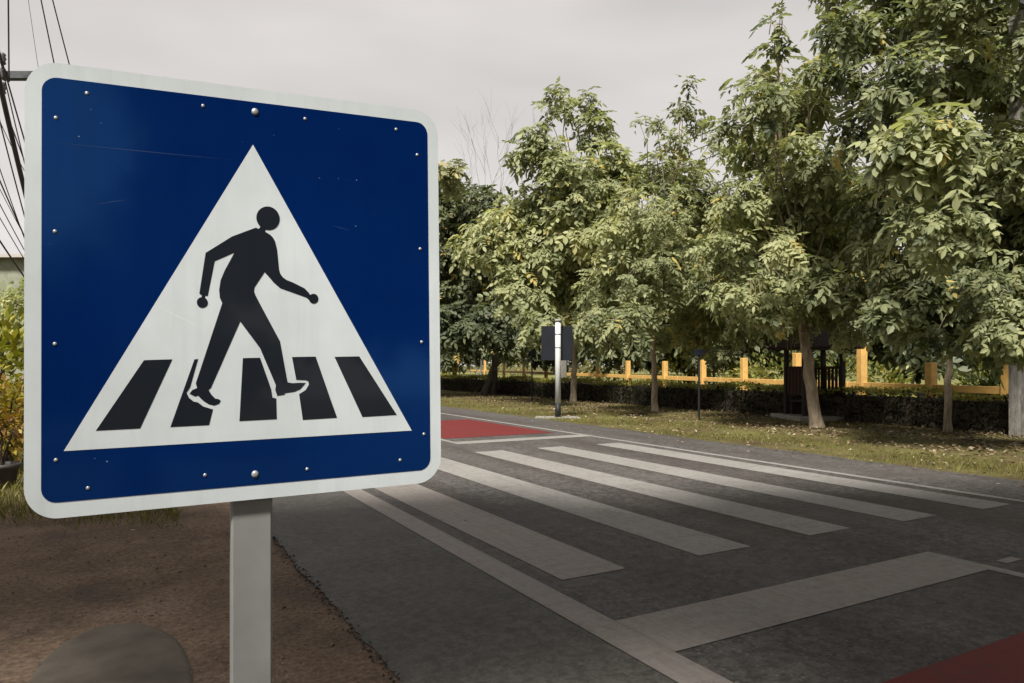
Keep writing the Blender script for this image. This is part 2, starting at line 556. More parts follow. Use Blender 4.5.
# round concrete patch in the soil by the camera
pc = MB()
c0 = gz(112, 683)
ring = []
for k in range(40):
    a = 2 * math.pi * k / 40
    r = 0.33 * (1 + 0.03 * math.sin(3 * a) + random.uniform(-0.012, 0.012))
    q_ = Vector((c0.x, c0.y, 0)).normalized()
    ring.append((r * 1.0 * math.cos(a) * q_.y + r * 2.6 * math.sin(a) * q_.x, -r * 1.0 * math.cos(a) * q_.x + r * 2.6 * math.sin(a) * q_.y))
pc.add([(x * 1.05, y * 1.05, -0.01) for x, y in ring] + [(x, y, 0.006) for x, y in ring] + [(x * 0.95, y * 0.95, 0.011) for x, y in ring] + [(0, 0, 0.016)],
       [(k, (k + 1) % 40, 40 + (k + 1) % 40, 40 + k) for k in range(40)] + [(40 + k, 40 + (k + 1) % 40, 80 + (k + 1) % 40, 80 + k) for k in range(40)] + [(80 + k, 80 + (k + 1) % 40, 120) for k in range(40)])
o = tag(pc.build("concrete_slab", M['patch'], smooth=True), "rounded pale grey concrete slab set flush in the brown soil", "concrete slab")
o.location = (c0.x, c0.y, 0)

# ------------------------------------------------------------------ the crossing sign
# plate axes: x to the sign's right edge, y up, both in metres on a 0.75 m square; origin at the lower outer corner
SO = np.array([0.0, 0.0, 0.0])
import numpy.linalg as la


def homog(src, dst):
    A = []
    for (x, y), (u, v) in zip(src, dst):
        A.append([x, y, 1, 0, 0, 0, -u * x, -u * y, -u])
        A.append([0, 0, 0, x, y, 1, -v * x, -v * y, -v])
    return la.svd(np.array(A))[2][-1].reshape(3, 3)


_C = [(24.7, 58.6), (437.7, 112.6), (441.2, 481.3), (23.7, 521.7)]
_H = homog([(0, .75), (.75, .75), (.75, 0), (0, 0)], _C)
_K = np.array([[F, 0, CX], [0, F, HY], [0, 0, 1]])
_m = la.inv(_K) @ _H
if _m[2, 2] < 0:
    _m = -_m
_m /= (la.norm(_m[:, 0]) + la.norm(_m[:, 1])) / 2
_w = lambda q: np.array([q[0], q[2], -q[1]])
SX, SY, ST = _w(_m[:, 0]), _w(_m[:, 1]), _w(_m[:, 2]) + np.array([0, 0, EYE])
SN = np.cross(SX, SY)
SN /= la.norm(SN)                                   # faces the camera
_h = SX[:2] / la.norm(SX[:2])
post_c = ST + SX * 0.3685 - SN * 0.045
sign = empty("crossing_sign", (post_c[0], post_c[1], 0), "blue square pedestrian crossing sign with white border on a pale square post", "road sign")
SO = np.array([post_c[0], post_c[1], 0])


def sp(x, y, z):
    q = ST + SX * x + SY * y + SN * z - SO
    return tuple(q)


def prism(mb, poly, z0, z1):
    """Flat cut-out of sheet with thickness, on the sign's plane (poly in mm)."""
    P = [(x / 1000, y / 1000) for x, y in poly]
    n = len(P)
    tris = tessellate_polygon([[Vector((x, y, 0)) for x, y in P]])
    fs = []
    for a, b, c in tris:
        (x1, y1), (x2, y2), (x3, y3) = P[a], P[b], P[c]
        ccw = (x2 - x1) * (y3 - y1) - (x3 - x1) * (y2 - y1) > 0
        fs.append((a + n, b + n, c + n) if ccw else (a + n, c + n, b + n))
        fs.append((a, c, b) if ccw else (a, b, c))
    area = sum(P[i][0] * P[(i + 1) % n][1] - P[(i + 1) % n][0] * P[i][1] for i in range(n))
    for i in range(n):
        j = (i + 1) % n
        fs.append((i, j, n + j, n + i) if area > 0 else (i, n + i, n + j, j))
    mb.add([sp(x, y, z0) for x, y in P] + [sp(x, y, z1) for x, y in P], fs)


def rrect(x0, y0, x1, y1, r, n=10):
    p = []
    for cx_, cy_, a0 in ((x1 - r, y1 - r, 0), (x0 + r, y1 - r, 90), (x0 + r, y0 + r, 180), (x1 - r, y0 + r, 270)):
        for k in range(n + 1):
            a = R(a0 + 90 * k / n)
            p.append((cx_ + r * math.cos(a), cy_ + r * math.sin(a)))
    return p


def disc(cx_, cy_, r, n=28):
    return [(cx_ + r * math.cos(2 * math.pi * k / n), cy_ + r * math.sin(2 * math.pi * k / n)) for k in range(n)]


mb = MB()
prism(mb, rrect(0, 0, 750, 750, 52), -0.003, 0.0)
prism(mb, rrect(1.5, 1.5, 748.5, 748.5, 51), -0.016, -0.0032)      # rolled rim at the back
mb.build("plate", M['sign_white'], sign)
mb = MB()
prism(mb, rrect(25, 26, 726, 725, 24), 0.0004, 0.0008)
mb.build("blue_field", M['sign_blue'], sign)
mb = MB()
prism(mb, [(58.4, 109.2), (685.1, 106.2), (371.7, 646)], 0.0011, 0.0015)
mb.build("white_triangle", M['sign_white'], sign)
body = [(392.5, 500), (385.5, 500), (384.4, 495.5), (381.1, 491.8), (376.1, 493.9), (333.4, 475.8), (286.5, 444.2), (275.4, 371.8), (280, 368.0), (278, 362), (284, 362), (286, 368), (289.9, 367.5), (302.2, 429.9),
        (337.3, 446.8), (319.7, 413.7), (312.5, 396.1), (309.9, 378.8), (311, 365), (315.3, 355), (269, 213.5), (271.2, 205), (263.1, 202), (258.2, 195.5), (267.9, 190.1), (272.8, 191.6), (281, 182.9),
        (290.8, 175.7), (300.7, 172.9), (309, 175.6), (312.1, 180.9), (309.1, 183.7), (302.4, 185.4), (295.8, 192.4), (290.9, 201), (294.9, 204.2), (347.1, 322.3), (382.8, 274), (411.8, 205.4),
        (410.7, 196.7), (414.2, 185.7), (428.5, 187.2), (428.5, 190), (446.5, 191.8), (457.5, 196), (464.8, 203.6), (468.5, 207.7), (457.5, 208.4), (443, 207.9), (434, 209.9), (432.2, 218.1),
        (420, 285.9), (384, 352.7), (374.6, 371), (372.4, 377), (373.2, 384.4), (392, 412.9), (400, 404.2), (409, 394), (421, 383.9), (448.5, 374.8), (470.8, 367.3), (476, 363), (481, 369), (474.9, 377.1),
        (467.1, 384.8), (445.5, 394.9), (433, 399.5), (426.3, 404), (421, 411), (418.8, 419), (417.1, 437.5), (415.3, 455.3), (411.8, 470.1), (408.3, 476.5), (403.4, 481.6), (397, 485.4), (393.2, 487.1), (394.5, 493.1), (396, 500)]
mb = MB()
prism(mb, body, 0.0018, 0.0021)
fig = mb.build("walking_figure", M['sign_black'], sign)
for nm, cx_, cy_, r, z in (("head", 398.8, 512.4, 21.7, 0.0024), ("hand", 280.5, 356.0, 9.4, 0.0024), ("hand", 484.6, 365.7, 9.2, 0.0024)):
    mb = MB()
    prism(mb, disc(cx_, cy_, r), 0.0019, z)
    mb.build(nm, M['sign_black'], fig)
bars = [[(182.9, 255.8), (229.4, 256.4), (176.5, 139.5), (107.0, 139.7)],
        [(266.8, 255.7), (273.0, 255.9), (259.2, 206.5), (253.2, 197.5), (257.6, 188.1), (265.1, 181.6), (272.6, 179.7), (281.7, 172.2), (298.4, 166.2), (291.6, 138.8), (226.0, 139.1)],
        [(351.6, 256.2), (382.8, 256.3), (402.9, 198.7), (405.3, 182.9), (412.4, 180.9), (413.2, 143.0), (345.0, 143.0)],
        [(442.5, 256.6), (488.0, 256.5), (516.8, 174.8), (529.6, 139.5), (462.4, 139.0), (455.6, 187.2), (468.4, 194.6), (474.5, 204.5), (473.5, 210.5), (468.5, 212.7), (450.3, 214.0)],
        [(525.1, 255.4), (575.3, 255.5), (653.0, 138.8), (580.9, 138.4)]]
for b_ in bars:
    mb = MB()
    prism(mb, b_, 0.0018, 0.0021)
    mb.build("crossing_bar", M['sign_black'], sign)


def dome(mb, x, y, r, h, z0):
    o = len(mb.v)
    n = 14
    for rr, zz in ((1.0, 0.0), (0.98, 0.35), (0.8, 0.72), (0.45, 0.94)):
        for k in range(n):
            a = 2 * math.pi * k / n
            mb.v.append(sp((x + r * rr * math.cos(a)) / 1000, (y + r * rr * math.sin(a)) / 1000, z0 + h * zz / 1000))
    mb.v.append(sp(x / 1000, y / 1000, z0 + h / 1000))
    for i in range(3):
        for k in range(n):
            k2 = (k + 1) % n
            mb.f.append((o + i * n + k, o + i * n + k2, o + (i + 1) * n + k2, o + (i + 1) * n + k))
    for k in range(n):
        mb.f.append((o + 3 * n + k, o + 3 * n + (k + 1) % n, o + 4 * n))


for x, y in [(93.0, 704.8), (46.1, 658.0), (44.8, 470.1), (45.0, 285.1), (46.7, 95.4), (94.8, 45.4), (284.3, 51.2), (470.2, 47.0), (659.7, 49.6), (712.0, 97.6), (708.8, 281.9), (707.3, 469.0), (702.5, 658.6), (656.9, 705.2), (470.2, 704.9), (282.7, 706.7)]:
    mb = MB()
    dome(mb, x, y, 3.2, 2.2, 0.0008)
    mb.build("rivet", M['steel'], sign, smooth=True)
for x, y in [(375.6, 707.0), (372.8, 45.7)]:
    mb = MB()
    dome(mb, x, y, 6.6, 4.2, 0.0008)
    mb.build("bolt", M['steel'], sign, smooth=True)
M['scratch_blue'] = plain("scratched_blue", (0.018, 0.045, 0.12), 0.6)
M['scratch_white'] = plain("scratched_white", (0.70, 0.72, 0.72), 0.6)
_Hi = la.inv(_H)
def spx(px, py):
    q = _Hi @ np.array([px, py, 1.0])
    return q[:2] / q[2] * 1000
for p0, p1, wd, z0, mat in (((47, 142), (236, 160.5), .45, .00085, 'scratch_blue'), ((157, 306), (206, 330), .55, .00155, 'scratch_white'), ((330, 225), (352, 231), .4, .00085, 'scratch_blue'), ((92, 205), (131, 199), .4, .00085, 'scratch_blue')):
    a_, b_ = spx(*p0), spx(*p1)
    d_ = (b_ - a_) / la.norm(b_ - a_)
    n_ = np.array([-d_[1], d_[0]]) * wd
    mb = MB()
    prism(mb, [tuple(a_), tuple(a_ * .5 + b_ * .5 - n_), tuple(b_), tuple(a_ * .5 + b_ * .5 + n_)], z0, z0 + .0001)
    mb.build("scratch", M[mat], sign)
mb = MB()
rotm = Matrix.Rotation(math.atan2(_h[1], _h[0]), 3, 'Z')
htop = ST[2] + 0.72
mb.box((0, 0, htop / 2), (0.074, 0.055, htop), rotm, 0.004)
mb.build("post", M['post_grey'], sign)
for yy in (0.046, 0.707):
    mb = MB()
    q = ST + SX * 0.374 + SY * yy - SN * 0.0165 - SO
    mb.box(q, (0.5, 0.0, 0.03) if False else (0.5, 0.003, 0.03), rotm)
    mb.build("bracket", M['steel'], sign)


# ------------------------------------------------------------------ foliage
def leaf_template(pairs, length, ll, lw, droop, rs, kite=0.45):
    """One pinnate leaf along +x (z up): pairs of folded leaflets and a terminal one, hanging along a bending midrib."""
    V = []
    def mid(t):
        return np.array([length * t * (1 - 0.12 * droop * t), 0, -droop * length * t * t * 0.55])
    def leaflet(base, d, s, L, W, hang):
        d = d / la.norm(d)
        tip = base + d * L + np.array([0, 0, -hang * L])
        m = base + (tip - base) * kite
        sd = np.cross(d, np.array([0, 0, 1.0]))
        sd /= la.norm(sd) + 1e-9
        up = np.array([0, 0, 1.0])
        m1, m2 = base + (tip - base) * 0.27, base + (tip - base) * 0.66
        for s_ in (-1, 1):
            q = [base, m1 + s_ * sd * W * 0.44 + up * W * 0.10, m2 + s_ * sd * W * 0.46 + up * W * 0.10 - np.array([0, 0, hang * L * 0.05]), tip]
            V.append(q if s_ < 0 else q[::-1])
    for i in range(pairs):
        t = 0.25 + 0.7 * i / max(1, pairs - 1)
        for s in (-1, 1):
            ang = R(rs.uniform(48, 66))
            d = np.array([math.cos(ang), s * math.sin(ang), 0])
            leaflet(mid(t), d, s, ll * rs.uniform(0.8, 1.1) * (1 - 0.25 * abs(t - 0.6)), lw * rs.uniform(0.85, 1.15), rs.uniform(0.1, 0.55) + 0.2 * droop)
    d = mid(1.0) - mid(0.85)
    leaflet(mid(1.0), d, 0, ll * 1.1, lw * 1.1, 0.25)
    return np.array(V)                              # (n, 4, 3)


def leaf_set(pairs, length, ll, lw, droops, k=16, seed=3):
    rs = random.Random(seed)
    res = []
    for i in range(k):
        n = rs.choice(pairs)
        q = rs.uniform(0.75, 1.15)
        res.append(leaf_template(n, length * (0.55 + 0.15 * n) * q, ll * q * rs.uniform(.85, 1.1), lw * q * rs.uniform(.8, 1.1), rs.uniform(*droops), rs))
    return res


PINNATE = leaf_set((2, 3, 3, 4), 0.34, 0.155, 0.082, (0.05, 1.6))
PINNATE_FAR = leaf_set((2, 3, 3, 4), 0.42, 0.205, 0.112, (0.05, 1.6), seed=5)
SIMPLE = [np.array([[[0, 0, 0], [.5, -.21, .05], [1, 0, -.2], [.5, .21, .05]]]), np.array([[[0, 0, 0], [.45, -.25, .08], [1, 0, -.05], [.45, .25, .0]]])]
BLADE = [np.array([[[0, -.035, 0], [0, .035, 0], [.25, .02, .55], [.6, 0, .95]]]), np.array([[[-.02, -.03, 0], [0, .035, 0], [.1, .025, .6], [.25, 0, 1.05]]])]


def place_leaves(temps, pos, dirs, scale, tint, face=None):
    """Vectorised: one template per position, its x axis along dirs (n,3), z axis as near up as it can be."""
    n = len(pos)
    x = dirs / (la.norm(dirs, axis=1, keepdims=True) + 1e-9)
    up = (np.tile(np.array([0, 0, 1.0]), (n, 1)) if face is None else face) + rng.normal(0, 0.25, (n, 3))
    y = np.cross(up, x)
    y /= la.norm(y, axis=1, keepdims=True) + 1e-9
    z = np.cross(x, y)
    pick = rng.integers(0, len(temps), n)
    Vs, T = [], []
    for k, t in enumerate(temps):
        s = np.where(pick == k)[0]
        if len(s) == 0:
            continue
        l = t.reshape(-1, 3)
        q = (l[None, :, 0, None] * x[s][:, None, :] + l[None, :, 1, None] * y[s][:, None, :] + l[None, :, 2, None] * z[s][:, None, :]) * scale[s][:, None, None] + pos[s][:, None, :]
        Vs.append(q.reshape(-1, 3))
        T.append(np.repeat(tint[s], l.shape[0]))
    return np.concatenate(Vs), np.concatenate(T)


def quad_mesh(name, V, T, mat, parent=None):
    n = len(V) // 4
    me = bpy.data.meshes.new(name)
    me.vertices.add(n * 4)
    me.vertices.foreach_set("co", V.astype(np.float32).ravel())
    me.loops.add(n * 4)
    me.loops.foreach_set("vertex_index", np.arange(n * 4, dtype=np.int32))
    me.polygons.add(n)
    me.polygons.foreach_set("loop_start", np.arange(0, n * 4, 4, dtype=np.int32))
    me.update(calc_edges=True)
    a = me.attributes.new("tint", 'FLOAT', 'POINT')
    a.data.foreach_set("value", T.astype(np.float32))
    me.materials.append(mat)
    o = bpy.data.objects.new(name, me)
    COL.objects.link(o)
    if parent is not None:
        o.parent = parent
    return o


DENS = 1.75


def clump_leaves(clumps, temps, cover, per=5, hub=None, drop=0.25, inner=0.3, size=1.0):
    """Whorls of leaves through the shell of every clump. clumps: (centre, radius xyz, tint, density)."""
    P, D, Sc, T, U, hubs = [], [], [], [], [], []
    for c, r, tint, dens in clumps:
        c = np.array(c)
        r = np.array(r)
        n = max(3, int(DENS * dens * 4 * math.pi * (r[0] * r[2]) / cover))
        u = rng.normal(0, 1, (n, 3))
        u /= la.norm(u, axis=1, keepdims=True)
        rad = np.where(rng.random(n) < inner, rng.uniform(0.15, 0.7, n), rng.uniform(0.72, 1.12, n))
        ctr = c + u * r * rad[:, None]
        out_ = u.copy()
        if hub is not None:
            h = ctr - np.array(hub)
            h[:, 2] *= 0.4
            h /= la.norm(h, axis=1, keepdims=True) + 1e-9
            out_ = out_ * 0.7 + h * 0.6
        hubs.append(ctr)
        ct = tint + rng.normal(0, 0.07, n)
        cs = rng.uniform(0.78, 1.18)
        for j in range(per):
            a = 2 * math.pi * (j + rng.random(n)) / per
            ring_ = np.stack([np.cos(a), np.sin(a), np.zeros(n)], 1)
            d = ring_ * 0.75 + out_ * 0.65 + np.array([0, 0, -drop]) + rng.normal(0, 0.3, (n, 3))
            P.append(ctr + rng.normal(0, 0.03, (n, 3)))
            D.append(d)
            U.append(out_ * 0.8 + np.array([0, 0, 0.65]))
            Sc.append(cs * size * rng.uniform(0.55, 1.25, n))
            T.append(ct + 0.035 + rng.normal(0, 0.10, n))
    P, D, Sc, T, U = [np.concatenate(q) for q in (P, D, Sc, T, U)]
    T = np.where(rng.random(len(T)) < 0.012, 0.98, np.clip(T, 0.02, 0.9))
    V, TT = place_leaves(temps, P, D, Sc, T, U)
    return V, TT, np.concatenate(hubs)


def bend(p0, p1, sag, n=6, wob=0.05):
    p0, p1 = Vector(p0), Vector(p1)
    L = (p1 - p0).length
    pts = []
    for i in range(n + 1):
        t = i / n
        q = p0.lerp(p1, t) + Vector((0, 0, 1)) * (sag * L * math.sin(math.pi * t))
        if 0 < i < n:
            q += Vector((random.uniform(-1, 1), random.uniform(-1, 1), random.uniform(-1, 1))) * wob * L * 0.3
        pts.append(q)
    return pts


def tree(name, base, fork_h, r0, clumps, mats, label, temps=PINNATE, cover=0.21, lean=(0, 0), group=None, pods=0, drop=0.25, bark='bark', size=1.0, inner=0.3, stems=1, cat="tree"):
    """clumps in world coordinates: (centre, radius, tint, density). Trunk to the fork, a limb to every clump, twigs, whorled leaves."""
    base = Vector(base)
    root = empty(name, base, label, cat, group)
    tk = MB()
    fork = Vector((lean[0], lean[1], fork_h))
    top = max(c[0][2] for c in clumps) - base.z
    hub = fork + Vector((0, 0, (top - fork_h) * 0.35))
    for s in range(stems):
        off = Vector((0.45 * s, 0.2 * s, 0))
        pts = bend(off, fork + off * -0.3, 0.0, 7, 0.05)
        tk.tube([off + Vector((0, 0, -0.1))] + pts[0:1] + pts[1:], [r0 * 1.45, r0 * 1.25] + [r0 * (1.0 - 0.28 * i / 7) for i in range(1, 8)], 12)
    tops = sorted(clumps, key=lambda q: -q[0][2])[:3]
    tip = Vector([sum(q[0][i] for q in tops) / len(tops) for i in range(3)]) - base
    lead = bend(fork, fork.lerp(tip, 0.78), 0, 6, 0.06)
    tk.tube([fork - Vector((0, 0, 0.12))] + lead[1:], [r0 * 0.74] + [r0 * (0.58 - 0.5 * i / 6) for i in range(1, 7)], 9)
    loc = []
    for c, r, ti, de in clumps:
        lc = Vector(c) - base
        if not hasattr(r, '__len__'):
            r = (r, r, r * 0.85)
        loc.append((tuple(lc), r, ti, de))
        k = max(1, min(6, int(6 * (lc.z - fork_h) / max(0.5, top - fork_h) * 0.7)))
        st = lead[k] if lc.z > fork_h + 0.3 else lead[1]
        lp = bend(st, lc, 0.10, 5, 0.10)
        rr = max(0.012, r0 * 0.24)
        tk.tube(lp, [rr * (1 - 0.75 * i / 5) for i in range(6)], 6)
    V, T, hubs = clump_leaves(loc, temps, cover, 5, tuple(hub), drop, inner, size)
    # twigs from each clump's middle to a share of its whorls
    i0 = 0
    for c, r, ti, de in loc:
        n = max(3, int(DENS * de * 4 * math.pi * (r[0] * r[2]) / cover))
        for h in hubs[i0:i0 + n:4]:
            tk.tube(bend(c, h, 0.05, 2, 0.1), [0.016, 0.011, 0.006], 3, False)
        i0 += n
    tk.build("trunk", M[bark], root, smooth=True)
    quad_mesh("crown", V, T, M[mats], root)
    if pods:
        pm = MB()
        sel = rng.choice(len(hubs), min(pods, len(hubs)), replace=False)
        for h in hubs[sel]:
            for q in range(random.randint(2, 4)):
                x, y, z = h[0] + random.gauss(0, 0.08), h[1] + random.gauss(0, 0.08), h[2] - 0.05
                L = random.uniform(0.25, 0.5)
                wd = random.uniform(0.008, 0.013)
                a = random.uniform(0, 3.14)
                dx, dy = wd * math.cos(a), wd * math.sin(a)
                jx, jy = random.gauss(0, 0.04), random.gauss(0, 0.04)
                pm.add([(x - dx, y - dy, z), (x + dx, y + dy, z), (x + jx + dx, y + jy + dy, z - L), (x + jx - dx, y + jy - dy, z - L),
                        (x - dy, y + dx, z), (x + dy, y - dx, z), (x + jx + dy, y + jy - dx, z - L), (x + jx - dy, y + jy + dx, z - L)], [(0, 1, 2, 3), (4, 5, 6, 7)])
        p = pm.build("seed_pods", M['pod'], root)
        p["kind"] = "stuff"
    return root


def pxc(lst, Z, dz=(-1.6, 1.2), tint=0.42, dens=1.0):
    """Clumps read off the photograph, each at its own depth around the trunk."""
    res = []
    for q in lst:
        px, py, r = q[:3]
        ti = q[3] if len(q) > 3 else tint
        de = q[4] if len(q) > 4 else dens
        d = Z + (q[5] if len(q) > 5 else random.uniform(*dz))
        res.append((tuple(at(px, py, d)), r * d / F * 1.0, ti + random.uniform(-0.13, 0.13), de))
    return res


ROW = "leafy trees in a row along the verge"
# ---- far left: dark spreading tree on two leaning stems
tA = pxc([(450, 205, 28), (482, 215, 32), (455, 250, 30), (500, 250, 34), (470, 290, 30), (512, 292, 30), (452, 325, 24), (492, 322, 26), (525, 225, 26), (444, 172, 16, 0.72), (418, 220, 35), (400, 280, 35), (420, 320, 30)], 34, (-2.5, 2.5), 0.30)
tree("verge_tree", gz(484, 395), 2.0, 0.20, tA, 'leaf_dark', "dark spreading tree on two leaning stems beyond the far red surfacing", PINNATE_FAR, 0.42, (0.7, 0), ROW, 0, 0.2, 'bark_dark', 1.15, stems=2)
# ---- tree behind the white post, with three upright leaders
tB = pxc([(572, 180, 33), (547, 155, 20), (602, 168, 26), (531, 135, 12, .3), (516, 152, 8, .25), (546, 113, 9, .28), (560, 88, 8, .3), (564, 108, 11, .35), (590, 100, 9, .28), (592, 128, 18), (628, 175, 18), (532, 205, 28, .5),
          (590, 222, 38, .5), (543, 250, 34, .5), (632, 235, 28, .5), (503, 225, 25, .5), (562, 288, 34, .45), (610, 292, 34), (522, 288, 25, .5), (543, 322, 18), (592, 318, 22, .4), (480, 245, 22, .55)], 27, (-2.6, 1.5))
tB += pxc([(588, 255, 24), (600, 200, 16), (600, 330, 14), (575, 250, 26, .5), (515, 260, 22, .5), (548, 205, 22, .5), (610, 260, 24)], 26.5, (-1.5, 2))
tree("verge_tree", gz(573, 402), 2.6, 0.13, tB, 'leaf', "tall tree with three upright shoots standing behind the white post", PINNATE_FAR, 0.30, (0.1, 0), ROW, 60, 0.35, 'bark')
# ---- tree with a slim straight trunk, hung with seed pods
tC = pxc([(660, 172, 22), (690, 180, 22), (626, 192, 14), (652, 215, 32, .5), (700, 225, 32, .5), (618, 240, 28, .5), (640, 268, 32, .45), (690, 278, 34, .5), (732, 270, 28), (605, 288, 25, .5), (650, 305, 28, .5),
          (700, 318, 26, .55), (735, 318, 20, .55), (622, 320, 20), (691, 84, 6, .25), (684, 108, 10, .3), (698, 120, 8, .3), (655, 118, 5, .3), (640, 124, 4, .3), (714, 138, 9, .3), (676, 140, 12, .35), (728, 148, 7, .3)], 21.5, (-2.2, 1.4))
tC += pxc([(590, 315, 13, .5, 1, -1.0), (712, 195, 16), (718, 250, 20, .5), (712, 295, 20), (670, 250, 24, .5), (672, 200, 22), (660, 332, 14, .5), (700, 340, 12, .5), (725, 345, 10, .4), (636, 300, 20, .5), (720, 215, 20)], 21.5, (-1, 2.5))
tree("verge_tree", gz(655, 412), 2.1, 0.105, tC, 'leaf', "tree on a slim straight trunk hung with pale seed pods beside the zebra crossing", PINNATE, 0.20, (-0.05, 0), ROW, 110, 0.35, 'bark')
# ---- tree in front of the wooden shelter, tallest spire
tD = pxc([(775, 22, 6, .25), (773, 48, 9, .28), (768, 78, 14, .3), (762, 105, 18, .35), (744, 86, 10, .3), (800, 112, 26), (734, 118, 12, .3), (760, 150, 26), (818, 70, 16, .35), (825, 165, 24, .45), (790, 195, 36, .52), (738, 200, 28, .5), (842, 200, 28, .5),
          (760, 245, 36, .55), (815, 245, 36, .5), (722, 248, 24, .5), (790, 285, 32, .5), (842, 280, 28, .4), (740, 290, 24, .5), (812, 308, 20, .4), (768, 310, 20, .5), (783, 248, 16, .7, 1, -2.2)], 16.8, (-1.8, 1.4))
tD += pxc([(715, 280, 20), (776, 215, 26, .6), (806, 200, 24, .5), (850, 240, 26, .4), (775, 265, 24, .55), (835, 305, 18, .35), (746, 225, 24, .55), (790, 320, 18, .5), (745, 322, 14, .5), (783, 132, 20, .42), (780, 95, 13, .36), (795, 150, 18, .45), (852, 328, 12, .35, 1, -1.0), (800, 95, 18, .4), (830, 60, 12, .35)], 16.8, (-1, 2.2))
tree("verge_tree", gz(817, 427), 2.2, 0.15, tD, 'leaf', "tree with a tall thin spire on a thick trunk before the wooden shelter", PINNATE, 0.16, (-0.3, 0), ROW, 60, 0.3, 'bark')
# ---- the big tree; shade under its low branches put into darker leaf tints
tE = pxc([(862, 25, 26, .38, .8), (900, 20, 32), (950, 5, 38), (1000, 10, 38), (852, 75, 24, .35, .8), (900, 80, 32, .38), (960, 70, 36), (1010, 80, 38, .42), (862, 128, 24, .3, .9), (920, 145, 38, .44, 1, -3), (980, 150, 38, .42), (1030, 160, 40, .42),
          (880, 205, 34, .42), (940, 222, 36, .5, 1, -3), (1000, 230, 40, .4), (892, 260, 34, .4), (950, 285, 38, .3), (1010, 290, 40, .3), (905, 305, 28, .3), (960, 320, 24, .3), (1000, 326, 22, .3), (880, 306, 18, .35), (838, 25, 18, .35, .8),
          (920, -45, 48), (1000, -55, 52), (1060, 40, 45), (914, 326, 15, .3), (936, 334, 14, .25), (985, 338, 14, .25), (1015, 338, 15, .3), (1070, 220, 45, .35), (1060, 310, 40, .3), (840, -10, 20, .35, .8), (1085, 120, 45)], 14.2, (-2.6, 1.6))
tE = [(c_, r_, min(t_, .46) * .9, d_) for c_, r_, t_, d_ in tE]
tree("verge_tree", gz(948, 432), 2.0, 0.085, tE, 'leaf', "big dense tree with low dark branches on a pale straight trunk", PINNATE, 0.125, (0, 0), ROW, 40, 0.35, 'bark', 0.95)
# ---- its neighbour out to the side, mostly past the frame
p = ab(3.2, 15.6)
tree("verge_tree", p, 2.2, 0.16, [((p.x + x, p.y + y, z), r, .4, 1) for x, y, z, r in [(-1.6, -.5, 3.4, 1.0), (0, -1, 4.2, 1.3), (1.5, .3, 3.8, 1.2), (-1.2, .8, 5.0, 1.3), (.6, .2, 6.2, 1.4), (1.6, -.6, 5.4, 1.1), (-.4, -.3, 7.4, 1.1)]],
     'leaf', "leafy tree at the near end of the row, standing beside the grey pole", PINNATE, 0.2, (0, 0), ROW)
for i, (a_, b_) in enumerate([(43, 15.4), (54, 16.0)]):
    p = ab(a_, b_)
    tree("verge_tree", p, 2.2, 0.16, [((p.x + x * 1.3, p.y + y * 1.3, z), r * 1.3, .38, 1) for x, y, z, r in [(-1.6, -.5, 3.6, 1.0), (0, -1, 4.4, 1.3), (1.5, .3, 3.8, 1.2), (-1.2, .8, 5.4, 1.3), (.6, .2, 6.4, 1.4), (1.6, -.6, 5.4, 1.1), (-.4, -.3, 7.4, 1.1)]],
         'leaf_dark', ["bushy tree along the verge hidden behind the blue sign", "farthest tree of the verge row behind the blue sign"][i], PINNATE_FAR, 0.5, (0, 0), ROW, 0, .25, 'bark_dark', 1.2)

# ---- off-camera tree mirrored in the glossy sign, unseen crown shaped to shade the near lane
p = Vector((1.7, -5.2, 0))
cl = [(1.8, -.6, 6.4, 1.8), (3.6, -1.2, 6.0, 1.8), (1.0, 0.9, 6.6, 1.5), (2.8, 1.2, 6.2, 1.5), (4.6, 0.6, 6.0, 1.5), (-1.4, 0.6, 7.2, 1.2), (5.6, -2.4, 5.2, 1.6), (6.4, -.6, 5.6, 1.5),
      (3.2, -3.8, 4.2, 1.5), (4.4, -4.6, 3.6, 1.4), (5.2, -3.6, 5.4, 1.6), (0.2, -4.2, 6.6, 1.6), (2.2, -4.2, 6.4, 1.5), (2.2, -7, 8.2, 1.8), (4.6, -7, 5.8, 1.8), (1.6, -3.6, 8.2, 2), (3.6, -2.2, 7.8, 1.9), (1.6, -1, 8.0, 1.8),
      (6.4, -5.2, 4.2, 1.5)]
tree("offcamera_tree", p, 2.3, 0.2, [((x, y, z), r, .4, 1.6) for x, y, z, r in cl], 'leaf', "spreading tree mirrored darkly in the glossy blue sign, unseen crown shaped to shade the near lane", PINNATE_FAR, .4, (0, 0), None, 0, .3, 'bark', 1.1)
cl = []  # second tree, added out of view: crown laid out to darken the foreground
for x in (-6.4, -5.2, -4.0, -2.8, -1.6, -.4, .8, 2.0):
    for y, z in ((.1, 6.6), (.95, 6.9), (1.8, 6.3)):
        cl.append((x + random.uniform(-.3, .3), y + random.uniform(-.2, .2), z + random.uniform(-.4, .5), random.uniform(.95, 1.25)))
cl += [(-2.35, -4.42, 7.2, .9), (-2.3, -4.4, 6.3, .8)]  # extra unseen clumps placed to shade the lower sign post
for x in (1.2, 2.6, 4.0, 5.4, 6.8, 8.2):
    for y, z in ((.2, 5.9), (1.6, 6.2), (2.8, 6.4)):
        cl.append((x + random.uniform(-.3, .3), y + random.uniform(-.3, .3), z + random.uniform(-.2, .4), random.uniform(.9, 1.15)))
p = Vector((-4.6, -1.3, 0))
tree("offcamera_tree", p, 3.0, 0.2, [((x, y, z), (r, r, r * .7), .4, 2.1) for x, y, z, r in cl], 'leaf', "unseen tree with a flat spreading crown, added to shade the foreground", PINNATE_FAR, .4, (.3, .3), None, 0, .3, 'bark', 1.1)
